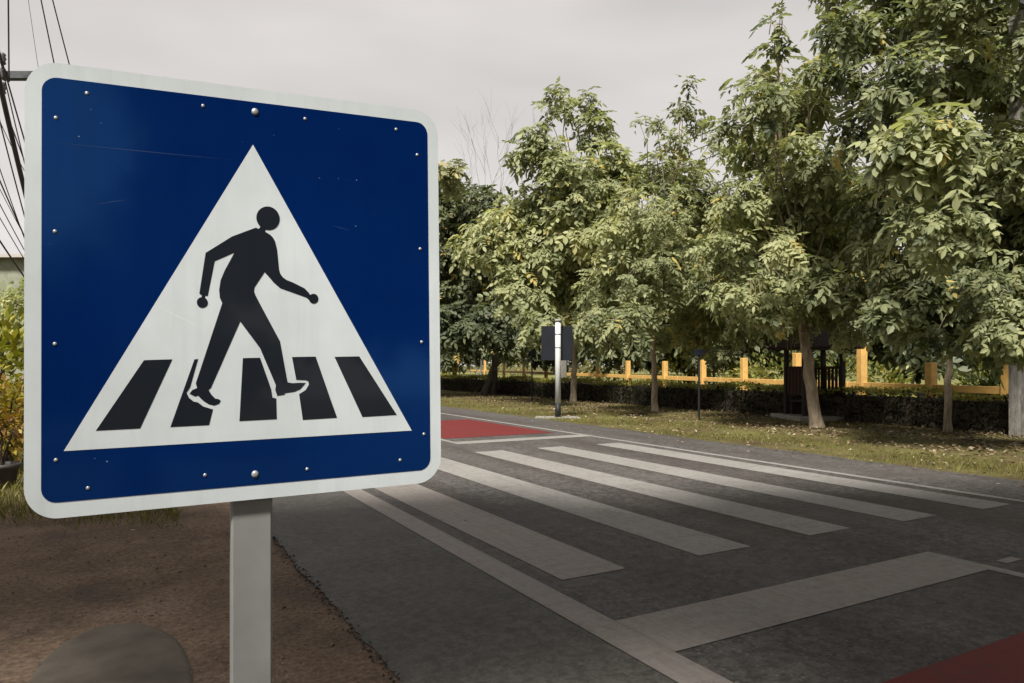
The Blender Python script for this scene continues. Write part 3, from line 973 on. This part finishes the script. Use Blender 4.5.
for i, (x, y, h) in enumerate([(3.5, -24, 6.5), (8.5, -22, 8.5), (-1, -26, 6.0)]):
    tree("offcamera_tree", (x, y, 0), 1.6, 0.15, [((x + a_ * 1.4, y + b_ * 1.4, 1.6 + (h - 2.4) * z), r * 1.3, .4, 1) for a_, b_, z, r in [(-1.6, 0, .2, 1.2), (0, -.6, .35, 1.3), (1.6, .3, .2, 1.2), (-1, .8, .6, 1.3), (1, .2, .65, 1.3), (.1, 0, .95, 1.1), (-.2, .4, .0, 1.2)]],
         'leaf_dark', ["round tree mirrored low in the middle of the blue sign", "tall tree mirrored in the far side of the blue sign", "lower tree mirrored in the near side of the blue sign"][i], PINNATE_FAR, .6, (0, 0), "trees mirrored in the sign", 0, .25, 'bark_dark', 1.3)

# ---- garden trees beyond the fence
GT = "garden trees beyond the fence"
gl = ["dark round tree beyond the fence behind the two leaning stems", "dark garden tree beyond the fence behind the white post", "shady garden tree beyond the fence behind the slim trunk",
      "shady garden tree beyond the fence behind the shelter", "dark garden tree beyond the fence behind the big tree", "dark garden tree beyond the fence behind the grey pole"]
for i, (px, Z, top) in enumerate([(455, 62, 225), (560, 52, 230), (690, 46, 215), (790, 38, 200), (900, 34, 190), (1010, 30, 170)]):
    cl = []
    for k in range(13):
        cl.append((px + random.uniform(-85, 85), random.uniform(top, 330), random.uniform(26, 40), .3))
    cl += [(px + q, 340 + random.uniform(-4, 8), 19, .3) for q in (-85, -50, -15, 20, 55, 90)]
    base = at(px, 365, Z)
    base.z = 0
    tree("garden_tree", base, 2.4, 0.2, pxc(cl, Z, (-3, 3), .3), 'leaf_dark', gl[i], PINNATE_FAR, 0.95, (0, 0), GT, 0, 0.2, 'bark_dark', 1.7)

# ---- far wood closing the view behind the gardens: reads as one mass
n = 16000
th_ = rng.uniform(-1.0, 0.95, n)
Zf = rng.uniform(100, 112, n)
hf = 6.5 + 1.8 * np.sin(th_ * 23) + 1.3 * np.sin(th_ * 51 + 1) + .8 * np.sin(th_ * 97)
P = np.stack([th_ * Zf * 1.1, Zf, rng.uniform(0.1, 1, n) ** .8 * hf], 1)
D = rng.normal(0, 1, (n, 3))
V, T = place_leaves(SIMPLE, P, D, rng.uniform(.7, 1.3, n), np.clip(rng.normal(.4, .2, n), 0, .9))
tag(quad_mesh("far_woods", V, T, M['leaf_dark']), "distant dark belt of woodland beyond the gardens", "woods", None, 'stuff')

# ---- leafless slender tree showing above the far left crown
bt = MB()
b0 = at(480, 365, 52)
b0.z = 0
def twig(p, d, L, r, depth):
    q = p + d * L
    bt.tube(bend(p, q, 0.03, 3, 0.12), [r, r * .85, r * .7, r * .55], 4, False)
    if depth:
        for _ in range(3):
            nd = (d + Vector((random.gauss(0, .33), random.gauss(0, .33), random.uniform(0, .25)))).normalized()
            twig(p + (q - p) * random.uniform(.55, 1), nd, L * random.uniform(.5, .75), r * .55, depth - 1)
for dx in (-0.3, 0.25):
    twig(Vector((dx * .2, 0, 0)), Vector((dx * .5, 0, 1)).normalized(), 9.2, .085, 4)
o = empty("bare_tree", b0, "leafless grey tree whose bare twigs rise above the far dark tree", "tree")
bt.build("trunk", M['bark_grey'], o)

# ------------------------------------------------------------------ hedge and fence
def hedge(name, a0, a1, b0, b1, h, label):
    root = empty(name, ab((a0 + a1) / 2, (b0 + b1) / 2), label, "hedge", None, TH)
    L, Wd = a1 - a0, b1 - b0
    core = MB()
    core.box((0, 0, (h - .1) / 2), (Wd - .2, L - .2, h - .1))
    core.build("branches", M['bark_dark'], root)
    def cloud(n, top):
        y = rng.uniform(-L / 2, L / 2, n)
        wob = 0.06 * np.sin(y * 1.3) + 0.05 * np.sin(y * 3.1 + 1)
        if top:
            x = rng.uniform(-Wd / 2, Wd / 2, n)
            z = h + wob + rng.normal(0, .035, n)
            d = np.stack([rng.normal(0, 1, n), rng.normal(0, 1, n), rng.uniform(0.2, 1.3, n)], 1)
        else:
            side = rng.random(n)
            x = np.where(side < .72, -Wd / 2 + rng.normal(0, .04, n), Wd / 2 + rng.normal(0, .04, n))
            z = rng.uniform(0.02, 1, n) * (h + wob)
            d = np.stack([np.sign(x) * rng.uniform(.3, 1, n), rng.normal(0, .8, n), rng.normal(0.1, .6, n)], 1)
        return np.stack([x, y, z], 1), d
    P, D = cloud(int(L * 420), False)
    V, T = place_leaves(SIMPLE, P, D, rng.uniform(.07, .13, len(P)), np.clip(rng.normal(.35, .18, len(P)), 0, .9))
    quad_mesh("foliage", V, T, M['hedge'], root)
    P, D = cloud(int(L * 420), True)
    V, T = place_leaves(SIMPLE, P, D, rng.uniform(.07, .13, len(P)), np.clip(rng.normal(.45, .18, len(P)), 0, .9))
    o = quad_mesh("lit_hedge_top", V, T, M['hedge_top'], root)
    o["label"] = "yellowish top of the hedge, its leaf colour brightened in place of light"
    return root


hedge("clipped_hedge", -2, 50, 16.75, 17.8, 0.78, "long low clipped dark hedge running behind the row of trees")

# ochre fence: squarish posts on a low rail, diverging from the road
f0, f1 = at(1100, 365, 16.0), at(470, 365, 88)
fence = empty("ochre_fence", (f0.x, f0.y, 0), "long ochre yellow fence of square posts and one low rail behind the hedge", "fence")
fd = Vector((f1.x - f0.x, f1.y - f0.y, 0))
fl = fd.length
fd.normalize()
frot = Matrix.Rotation(math.atan2(fd.y, fd.x), 3, 'Z')
mb = MB()
for k in range(int(fl / 2.0)):
    c = fd * (k * 2.0 + 1.0)
    mb.box((c.x, c.y, .83), (1.98, .10, .20), frot, .01)
mb.build("rail", M['yellow'], fence)

def fpx(px):
    """Distance along the fence at which it crosses the sight line of a column."""
    k = (px - CX) / F
    return (k * f0.y - f0.x) / (fd.x - k * fd.y)


for px, h in [(1075, 1.75), (1008, 1.85), (931, 1.57), (862, 2.12), (797, 1.95), (744, 1.8), (703, 1.75), (665, 1.7), (628, 1.75), (598, 1.8), (575, 1.9), (546, 1.95), (524, 2.0), (504, 2.0), (485, 2.0)]:
    c = fd * fpx(px)
    mb = MB()
    wd = 0.24
    mb.box((c.x, c.y, h / 2), (wd, wd, h), frot, .015)
    mb.build("fence_post", M['yellow'], fence)

# ------------------------------------------------------------------ garden beyond the fence
lawn = MB()
n0 = Vector((-fd.y, fd.x, 0))
if n0.y < 0:
    n0 = -n0
q0 = Vector((f0.x, f0.y, 0)) - fd * 20
q1 = Vector((f1.x, f1.y, 0)) + fd * 60
side = Vector((fd.y, -fd.x, 0))
lawn.add([q0 + side * .3, q0 + side * 90, q1 + side * 90, q1 + side * .3], [(0, 1, 2, 3)])
o = tag(lawn.build("lawn", M['lawn']), None, None, None, 'structure')
o.location.z = 0.008
pth = MB()
pa, pb = at(870, 365, 31), at(1060, 365, 21)
for q in (pa, pb):
    q.z = 0
pth.add([pa, pb, pb + Vector((3.5, 3.2, 0)), pa + Vector((3.0, 5.0, 0))], [(0, 1, 2, 3)])
o = tag(pth.build("garden_path", M['path']), None, None, None, 'structure')
o.location.z = 0.014


def shrub(name, base, rx, h, mat, label, group=None, n=260, size=.22, tint=.45, temps=SIMPLE, cat="shrub"):
    root = empty(name, base, label, cat, group)
    st = MB()
    for k in range(6):
        a = k * 1.05 + random.random()
        e = Vector((math.cos(a) * rx * .6, math.sin(a) * rx * .6, h * random.uniform(.55, .85)))
        st.tube(bend((0, 0, -.03), e, .05, 4, .1), [.028, .022, .017, .012, .007], 5)
    st.build("stem", M['bark_dark'], root)
    u = rng.normal(0, 1, (n, 3))
    u /= la.norm(u, axis=1, keepdims=True)
    rad = rng.uniform(.45, 1.08, n)[:, None]
    lump = 1 + .22 * np.sin(u[:, 0] * 5 + u[:, 2] * 4 + base[0])[:, None]
    P = u * rad * lump * np.array([rx, rx, h * .45]) + np.array([0, 0, h * .54])
    D = u + np.array([0, 0, .25]) + rng.normal(0, .4, (n, 3))
    T = np.clip(rng.normal(tint, .2, n) + 0.12 * np.sin(u[:, 0] * 4), 0.02, .98)
    V, TT = place_leaves(temps, P, D, rng.uniform(.7, 1.2, n) * size, T)
    quad_mesh("foliage", V, TT, M[mat], root)
    return root


GS = "bright shrubs in the garden beyond the fence"
gsl = ["pale green shrub beyond the fence beside the shelter roof", "yellow green shrub beyond the fence past the slim trunk", "bright bush beyond the fence between thin dark post and shelter",
       "low pale bush beyond the fence by the tall ochre post", "dark leafy bush beyond the fence beside the grey pole", "pale flowering bush beyond the fence past the pale straight trunk",
       "yellowish bush beyond the fence behind the slim trunk", "small pale shrub beyond the fence near the white post", "bright low shrub beyond the fence behind the white post", "pale shrub beyond the fence far behind the dark tree",
       "bright bush beyond the fence behind the shelter"]
for i, (px, Z, rx, h, tint) in enumerate([(773, 33, 1.5, 1.9, .6), (728, 38, 1.3, 1.7, .75), (751, 34, 1.0, 1.5, .8), (880, 25, 1.0, 1.5, .6), (1000, 20, .8, 1.3, .15), (975, 22, .8, 1.35, .55), (675, 44, 1.6, 1.8, .75), (610, 56, 1.8, 2.0, .7), (585, 64, 2.0, 2.0, .7), (515, 84, 2.4, 2.2, .7), (845, 29, 1.1, 1.9, .6)]):
    b_ = at(px, 365, Z)
    b_.z = 0
    shrub("garden_shrub", b_, rx, h, 'shrub', gsl[i], GS, 420, .34 if Z > 40 else .26, tint)
# small play tower glimpsed between the trunks
pt = at(704, 365, 46)
pt.z = 0
play = empty("play_tower", pt, "small blue and red play tower far beyond the fence", "play tower")
mb = MB()
for sx in (-.5, .5):
    for sy in (-.5, .5):
        mb.box((sx, sy, 1.2), (.12, .12, 2.4))
mb.build("frame", M['play_blue'], play)
mb = MB()
mb.box((0, 0, 1.05), (1.3, 1.3, .12))
mb.build("deck", M['play_red'], play)
mb = MB()
mb.add([(-.8, -.8, 2.405), (.8, -.8, 2.405), (.8, .8, 2.405), (-.8, .8, 2.405), (0, 0, 3.1)], [(3, 2, 1, 0), (0, 1, 4), (1, 2, 4), (2, 3, 4), (3, 0, 4)])
mb.build("roof", M['play_blue'], play)

# ------------------------------------------------------------------ wooden shelter
sb = gz(814, 419)
sh = empty("wooden_shelter", sb, "small dark wooden shelter with a red brown roof and slatted benches", "shelter", None, R(8))
mb = MB(); mb.box((0, 0, .05), (1.75, 1.6, .14), None, .02); mb.build("slab", M['concrete'], sh)
for sx in (-.56, .56):
    for sy in (-.46, .46):
        mb = MB(); mb.box((sx, sy, 1.05), (.11, .11, 1.86), None, .008); mb.build("post", M['dark_wood'], sh)
mb = MB()
rz, ov = 1.93, 0.9
mb.add([(-ov, -ov, rz), (ov, -ov, rz), (ov, ov, rz), (-ov, ov, rz), (-ov, -ov, rz + .06), (ov, -ov, rz + .06), (ov, ov, rz + .06), (-ov, ov, rz + .06), (-.35, 0, rz + .72), (.35, 0, rz + .72)],
       [(3, 2, 1, 0), (0, 1, 5, 4), (1, 2, 6, 5), (2, 3, 7, 6), (3, 0, 4, 7), (4, 5, 9, 8), (5, 6, 9), (6, 7, 8, 9), (7, 4, 8)])
mb.build("roof", M['roof'], sh)
for sx in (-1, 1):
    mb = MB()
    for k in range(5):
        mb.box((sx * .56, -.34 + k * .17, 1.05), (.03, .09, .72))
    mb.box((sx * .56 + .03 * -sx, 0, 1.43), (.03, .86, .07))
    mb.box((sx * .56 + .03 * -sx, 0, .70), (.03, .86, .07))
    mb.build("bench_back", M['red_wood'], sh)
    mb = MB()
    mb.box((sx * .35, 0, .50), (.34, .84, .045), None, .006)
    for sy in (-.3, .3):
        mb.box((sx * .35, sy, .30), (.30, .06, .35))
    mb.build("bench_seat", M['dark_wood'], sh)
for x0_ in (-.43, .16):
    mb = MB()
    for k in range(4):
        mb.box((x0_ + k * .09, .46, 1.06), (.05, .03, .74))
    mb.box((x0_ + .135, .442, 1.40), (.36, .03, .06))
    mb.build("rear_slats", M['red_wood'], sh)

# ------------------------------------------------------------------ far crossing sign seen from behind
pb = gz(558, 418)
fs = empty("far_sign", pb, "white round post with black foot carrying the dark back of a square sign", "road sign")
mb = MB(); mb.tube([(0, 0, .0), (0, 0, .42)], .082, 14); mb.build("black_foot", M['post_black'], fs, True)
mb = MB(); mb.tube([(0, 0, .421), (0, 0, 2.72)], .08, 14); mb.build("post", M['post_white'], fs, True)
mb = MB(); mb.tube([(0, 0, 2.721), (0, 0, 2.80)], .095, 14); mb.build("cap", M['concrete'], fs, True)
mb = MB(); mb.box((-.02, .13, 2.12), (.90, .03, .98), Matrix.Rotation(R(4), 3, 'Z'), .006); mb.build("sign_panel", M['panel_back'], fs)
for z in (1.98, 2.36):
    mb = MB(); mb.tube([(0, -.001, z), (0, -.001, z + .022)], .084, 14); mb.build("clamp", M['arm'], fs, True)
mb = MB()
ringp = [(.62 + .0, -.28), (.55, .3), (-.6, .35), (-.66, -.22)]
mb.add([(x, y, .0) for x, y in ringp] + [(x, y, .03) for x, y in ringp], [(0, 1, 5, 4), (1, 2, 6, 5), (2, 3, 7, 6), (3, 0, 4, 7), (4, 5, 6, 7)])
mb.build("footing", M['concrete'], fs)
# thin dark posts on the verge
TP = "thin dark posts on the verge"
for px, py, h, lab in ((532, 401, 1.9, "thin dark post with a small box, just beside the white post"), (699, 420, 1.75, "thin dark post with a small box, between slim trunk and shelter")):
    t_ = empty("thin_post", gz(px, py), lab, "post", TP)
    mb = MB(); mb.tube([(0, 0, -.02), (0, 0, h)], .03, 8); mb.build("pole", M['post_black'], t_)
    mb = MB(); mb.box((0, 0, h + .091), (.3, .12, .18), None, .01); mb.build("box", M['panel_back'], t_)
# grey concrete stub beside the second trunk
cp = empty("concrete_post", gz(563.5, 397), "grey concrete post close beside the trunk behind the white post", "post")
mb = MB(); mb.box((0, 0, 1.3), (.28, .24, 2.6), None, .02); mb.build("shaft", M['concrete'], cp)
mb = MB(); mb.box((0, 0, 2.64), (.34, .30, .08), None, .01); mb.build("cap", M['concrete'], cp)

# weathered utility pole at the side of the big tree, with its three wires
up_b = gz(1018, 437)
up_ = empty("utility_pole", up_b, "weathered grey utility pole beside the big dense tree", "utility pole", "utility poles")
mb = MB(); mb.box((0, 0, 4.6), (.26, .26, 9.3), Matrix.Rotation(R(20), 3, 'Z'), .03); mb.build("shaft", M['bark_grey'], up_)
mb = MB(); mb.box((-.02, -.22, 8.9), (1.5, .12, .12), Matrix.Rotation(R(29), 3, 'Z')); mb.build("crossarm", M['arm'], up_)


def wire(p0, p1, sag, r, label, group, n=24):
    mb = MB()
    p0, p1 = Vector(p0), Vector(p1)
    pts = [p0.lerp(p1, i / n) - Vector((0, 0, sag * 4 * (i / n) * (1 - i / n))) for i in range(n + 1)]
    pts = [q - p0 for q in pts]
    mb.tube(pts, r, 6)
    o = mb.build("overhead_wire", M['wire'], None, True)
    o.location = p0
    return tag(o, label, "wire", group)


GW = "three parallel wires above the verge trees"
for k in range(3):
    z = 9.15 - .42 * k
    p0 = Vector((up_b.x, up_b.y, z))
    d = RU * 46
    wire(p0, p0 + Vector((d[0], d[1], 0)), .35, .014, "thin dark wire of the three parallel ones crossing sky between the verge trees", GW)

# ------------------------------------------------------------------ pole behind the sign with its cables
lp = at(104, 365, 13.5)
lp.z = 0
pole = empty("utility_pole", lp, "cable pole behind the blue sign, its crossarm and insulator showing beside the plate", "utility pole", "utility poles")
mb = MB(); mb.tube([(0, 0, -.1), (0, 0, 7.1)], [.16, .11], 12); mb.build("shaft", M['concrete'], pole, True)
ah = at(10, 77, 13.5)
mb = MB(); mb.box(((ah.x - lp.x) / 2 + .12, -.05, ah.z), (abs(ah.x - lp.x) + .5, .13, .15), None, .01); mb.build("crossarm", M['arm'], pole)
for zz in (-.28, 0, .28):
    mb = MB(); mb.lathe((ah.x - lp.x - .02, -.16, ah.z + zz), [(.03, -.11), (.055, -.09), (.04, -.04), (.06, 0), (.04, .05), (.055, .08), (.03, .11)], 10); mb.build("insulator", M['insul'], pole, True)
GC = "cables hanging across the sky beside the blue sign"
i0 = at(9, 70, 13.3)
cab = [
    (at(8, -40, 12.5), at(9, 82, 13.3), 0.0, .014, "short upright cable dropping to the insulator beside the blue sign"),
    (at(-14, 20, 11), at(36, 235, 14), .10, .042, "thickest black bundled cable slanting down behind the edge of the blue sign"),
    (at(-22, 30, 11.5), at(60, 250, 15), .12, .011, "thin cable just above the thickest bundle beside the blue sign"),
    (at(-8, 25, 10.5), at(44, 205, 14), .05, .013, "thin cable grazing the insulator and slanting behind the sign plate"),
    (at(-30, 110, 10.5), at(70, 330, 15), .12, .012, "dark cable low over the left shrubs, passing behind the sign edge"),
    (at(-30, 145, 10.5), at(60, 310, 15), .10, .008, "fine cable sagging low between the thicker ones beside the sign"),
    (at(-30, 165, 10.5), at(80, 345, 15), .10, .007, "finest cable crossing lowest in front of the distant roof"),
    (at(-30, 195, 9.5), at(60, 325, 15), .06, .013, "lowest dark cable dipping towards the yellow green shrubs"),
    (at(35, -30, 13), at(66, 120, 14.5), .02, .012, "slanting cable above the sign's upper corner, one of two close together"),
    (at(45, -30, 13), at(84, 120, 14.5), .02, .012, "outer slanting cable above the sign's upper edge"),
    (at(24, -30, 15), at(46, 120, 15.5), .02, .005, "hair thin pale cable above the sign's rounded corner"),
    (at(-12, 5, 11), at(40, 225, 14), .07, .010, "thin cable close over the thickest black bundle, nearer the insulator"),
    (at(-20, 40, 11.5), at(34, 250, 14.5), .09, .012, "thin cable hugging the underside of the thickest black bundle"),
    (at(-30, 80, 11), at(48, 300, 15), .10, .009, "fine cable midway between the thickest bundle and the dark low cable"),
    (at(-30, 128, 11), at(52, 285, 15), .08, .006, "very fine pale cable crossing the others at a flat angle beside the sign"),
    (at(-25, 60, 12), at(36, 190, 14), .16, .007, "slack fine cable looping lower than the bundle beside the sign"),
]
for p0, p1, s_, r_, lab in cab:
    wire(p0, p1, s_, r_, lab, GC, 14)

# ------------------------------------------------------------------ near verge: plants past the sign's edge
shrub("lime_shrub", (at(0, 365, 10.2).x, 10.2, 0.0), 0.75, 2.35, 'lime', "tall yellow green leafy shrub beside the edge of the blue sign", None, 900, .2, .5)
shrub("croton_shrub", (at(2, 365, 9.4).x, 9.4, 0), 0.5, 1.42, 'croton', "red and yellow croton shrub below the yellow green shrub", None, 800, .12, .68)
shrub("lime_shrub", (at(60, 365, 11.6).x, 11.6, 0), 0.8, 2.0, 'lime', "yellow green shrub hidden behind the blue sign plate", None, 500, .2, .45)
pp = gz(2, 488)
pot = empty("plant_pot", pp, "dark plastic plant pot on the grass below the croton shrub", "plant pot")
mb = MB(); mb.lathe((0, 0, 0), [(.13, 0), (.17, .24), (.195, .245), (.2, .30), (.18, .30), (.165, .25), (.02, .24)], 24); mb.build("shell", M['pot'], pot, True)
mb = MB()
for k in range(5):
    a = k * 1.3
    mb.tube(bend((0, 0, .23), (math.cos(a) * .14, math.sin(a) * .14, .75), .02, 3, .1), [.014, .012, .009, .006], 5)
mb.build("stem", M['bark_dark'], pot)
n = 120
P = rng.normal(0, .13, (n, 3)) + np.array([0, 0, .72])
V, T = place_leaves(SIMPLE, P, rng.normal(0, 1, (n, 3)), np.full(n, .12), np.clip(rng.normal(.4, .2, n), 0, .9))
quad_mesh("foliage", V, T, M['croton'], pot)

for i, (px, Z, top, r_, lab) in enumerate([(2, 30, 280, 30, "olive green tree beyond the yellow green shrub, under the cables"), (70, 34, 290, 34, "olive green tree hidden behind the blue sign, near the cables"), (170, 44, 290, 36, "distant olive tree hidden behind the middle of the blue sign")]):
    base = at(px, 365, Z); base.z = 0
    cl = [(px + random.uniform(-45, 45), random.uniform(top, 348), random.uniform(.5, .8) * r_, .5) for _ in range(10)]
    tree("olive_tree", base, 1.0, .14, pxc(cl, Z, (-1.5, 1.5), .5), 'leaf', lab, PINNATE_FAR, .5, (0, 0), "olive trees behind the near verge", 0, .2, 'bark_dark', 1.2)
hb = at(-20, 365, 60)
house = empty("garden_house", (hb.x, hb.y, 0), "pale low house with a shallow roof far beyond the left shrubs", "house")
house["label"] = "pale low house with a shallow roof far beyond the yellow green shrub"
mb = MB(); mb.box((0, 0, 5.0), (16, 8, 10.0)); mb.build("wall", M['wall_pale'], house)
mb = MB()
mb.add([(-8.8, -4.8, 10.005), (8.8, -4.8, 10.005), (8.8, 4.8, 10.005), (-8.8, 4.8, 10.005), (-6, 0, 11.0), (6, 0, 11.0)], [(3, 2, 1, 0), (0, 1, 5, 4), (1, 2, 5), (2, 3, 4, 5), (3, 0, 4)])
mb.build("roof", M['concrete'], house)
for k in range(4):
    mb = MB(); mb.box((-5.5 + k * 3.6, -4.06, 5.6), (1.6, .08, 1.3)); mb.build("window", M['panel_back'], house)

# ------------------------------------------------------------------ grass, fallen leaves, gravel
def scatter_ab(n, fa, fb):
    a, b = fa(n), fb(n)
    q = RU[None, :] * a[:, None] + RV[None, :] * b[:, None]
    return np.stack([q[:, 0], q[:, 1], np.zeros(n)], 1), a, b


def vnoise(a, b):
    return .5 + .25 * (np.sin(a * .9 + 1.7 * np.sin(b * .8)) + np.sin(b * 1.9 + a * .35 + 2 * np.sin(a * .31)))


def grass(name, n, fa, fb, h, keep, label):
    P, a, b = scatter_ab(n, fa, fb)
    k = rng.random(n) < keep(a, b)
    P = P[k]
    n = len(P)
    ang = rng.uniform(0, 6.28, n)
    D = np.stack([np.cos(ang), np.sin(ang), np.zeros(n)], 1)
    V, T = place_leaves(BLADE, P, D, rng.uniform(*h, n), np.clip(rng.normal(.42, .2, n), 0, .95))
    o = quad_mesh(name, V, T, M['grass'])
    return tag(o, label, "grass", None, 'stuff')


grass("verge_grass", 95000, lambda n: 3 + 36 * rng.random(n) ** 1.25, lambda n: rng.uniform(10.0, 16.9, n), (.03, .115), lambda a, b: np.clip(vnoise(a * 1.6, b * 1.4) * 1.7 - .45 - .75 * np.clip((b - 12.0) / 1.3, 0, 1), .04, 1), "short yellowish grass on the far verge")
grass("near_grass", 60000, lambda n: rng.uniform(6.2, 16, n), lambda n: rng.uniform(-7.5, 0.5, n), (.05, .15), lambda a, b: np.clip((a * 0.8736 + b * .4867 - 6.3) * 1.2, 0, 1), "yellow green grass on the near verge past the sign")


def litter(name, n, fa, fb, keep, size, label, tint=.5):
    P, a, b = scatter_ab(n, fa, fb)
    k = rng.random(n) < keep(a, b)
    P = P[k]
    n = len(P)
    P[:, 2] = rng.uniform(.015, .05, n)
    D = rng.normal(0, 1, (n, 3)) * np.array([1, 1, .22])
    V, T = place_leaves(SIMPLE, P, D, rng.uniform(*size, n), np.clip(rng.normal(tint, .26, n), 0, .98))
    return tag(quad_mesh(name, V, T, M['litter']), label, "fallen leaves", None, 'stuff')


litter("leaf_litter", 24000, lambda n: 3 + 32 * rng.random(n) ** 1.2, lambda n: rng.uniform(10.3, 16.8, n), lambda a, b: np.clip(.10 + .9 * np.clip((b - 11.8) / 1.5, 0, 1) * vnoise(b * 1.3, a * 1.2), 0, 1), (.05, .13), "dry brown leaves fallen under the verge trees", .42)
litter("pale_litter", 420, lambda n: rng.uniform(3.5, 14, n), lambda n: rng.uniform(9.4, 14.5, n), lambda a, b: np.full(len(a), .8), (.045, .10), "scattered pale fallen leaves on the grass near the far kerb", .85)

gv = MB()
for i in range(14000):
    a, b = random.uniform(1.5, 10), random.uniform(-6, 1.12)
    s = random.uniform(.003, .010) * (1.9 if random.random() < .05 else 1)
    c = ab(a, b, s * .25 + .002)
    q = [c + Vector((random.uniform(-s, s), random.uniform(-s, s), random.uniform(-s, s) * .7)) for _ in range(5)]
    gv.add(q, [(0, 1, 2), (0, 2, 3), (0, 3, 1), (1, 3, 2), (1, 2, 4), (2, 3, 4), (3, 1, 4)])
tag(gv.build("gravel", M['stone']), "loose brown gravel scattered over the bare soil", "gravel", None, 'stuff')
P, a, b = scatter_ab(90, lambda n: rng.uniform(2.5, 9, n), lambda n: rng.uniform(-5, 1.0, n))
P[:, 2] = .012
V, T = place_leaves(SIMPLE, P, rng.normal(0, 1, (90, 3)) * np.array([1, 1, .15]), rng.uniform(.025, .06, 90), np.clip(rng.normal(.3, .25, 90), 0, .9))
tag(quad_mesh("stray_leaves", V, T, M['litter']), "small dry leaves strewn over the bare soil", "fallen leaves", None, 'stuff')
P, a, b = scatter_ab(46, lambda n: rng.uniform(3, 20, n), lambda n: np.where(rng.random(n) < .6, rng.uniform(8.7, 10, n), rng.uniform(1.3, 8.5, n)))
P[:, 2] = .022
V, T = place_leaves(SIMPLE, P, rng.normal(0, 1, (46, 3)) * np.array([1, 1, .12]), rng.uniform(.04, .085, 46), np.clip(rng.normal(.4, .3, 46), 0, .95))
tag(quad_mesh("road_leaves", V, T, M['litter']), "few dry leaves blown onto the asphalt", "fallen leaves", None, 'stuff')
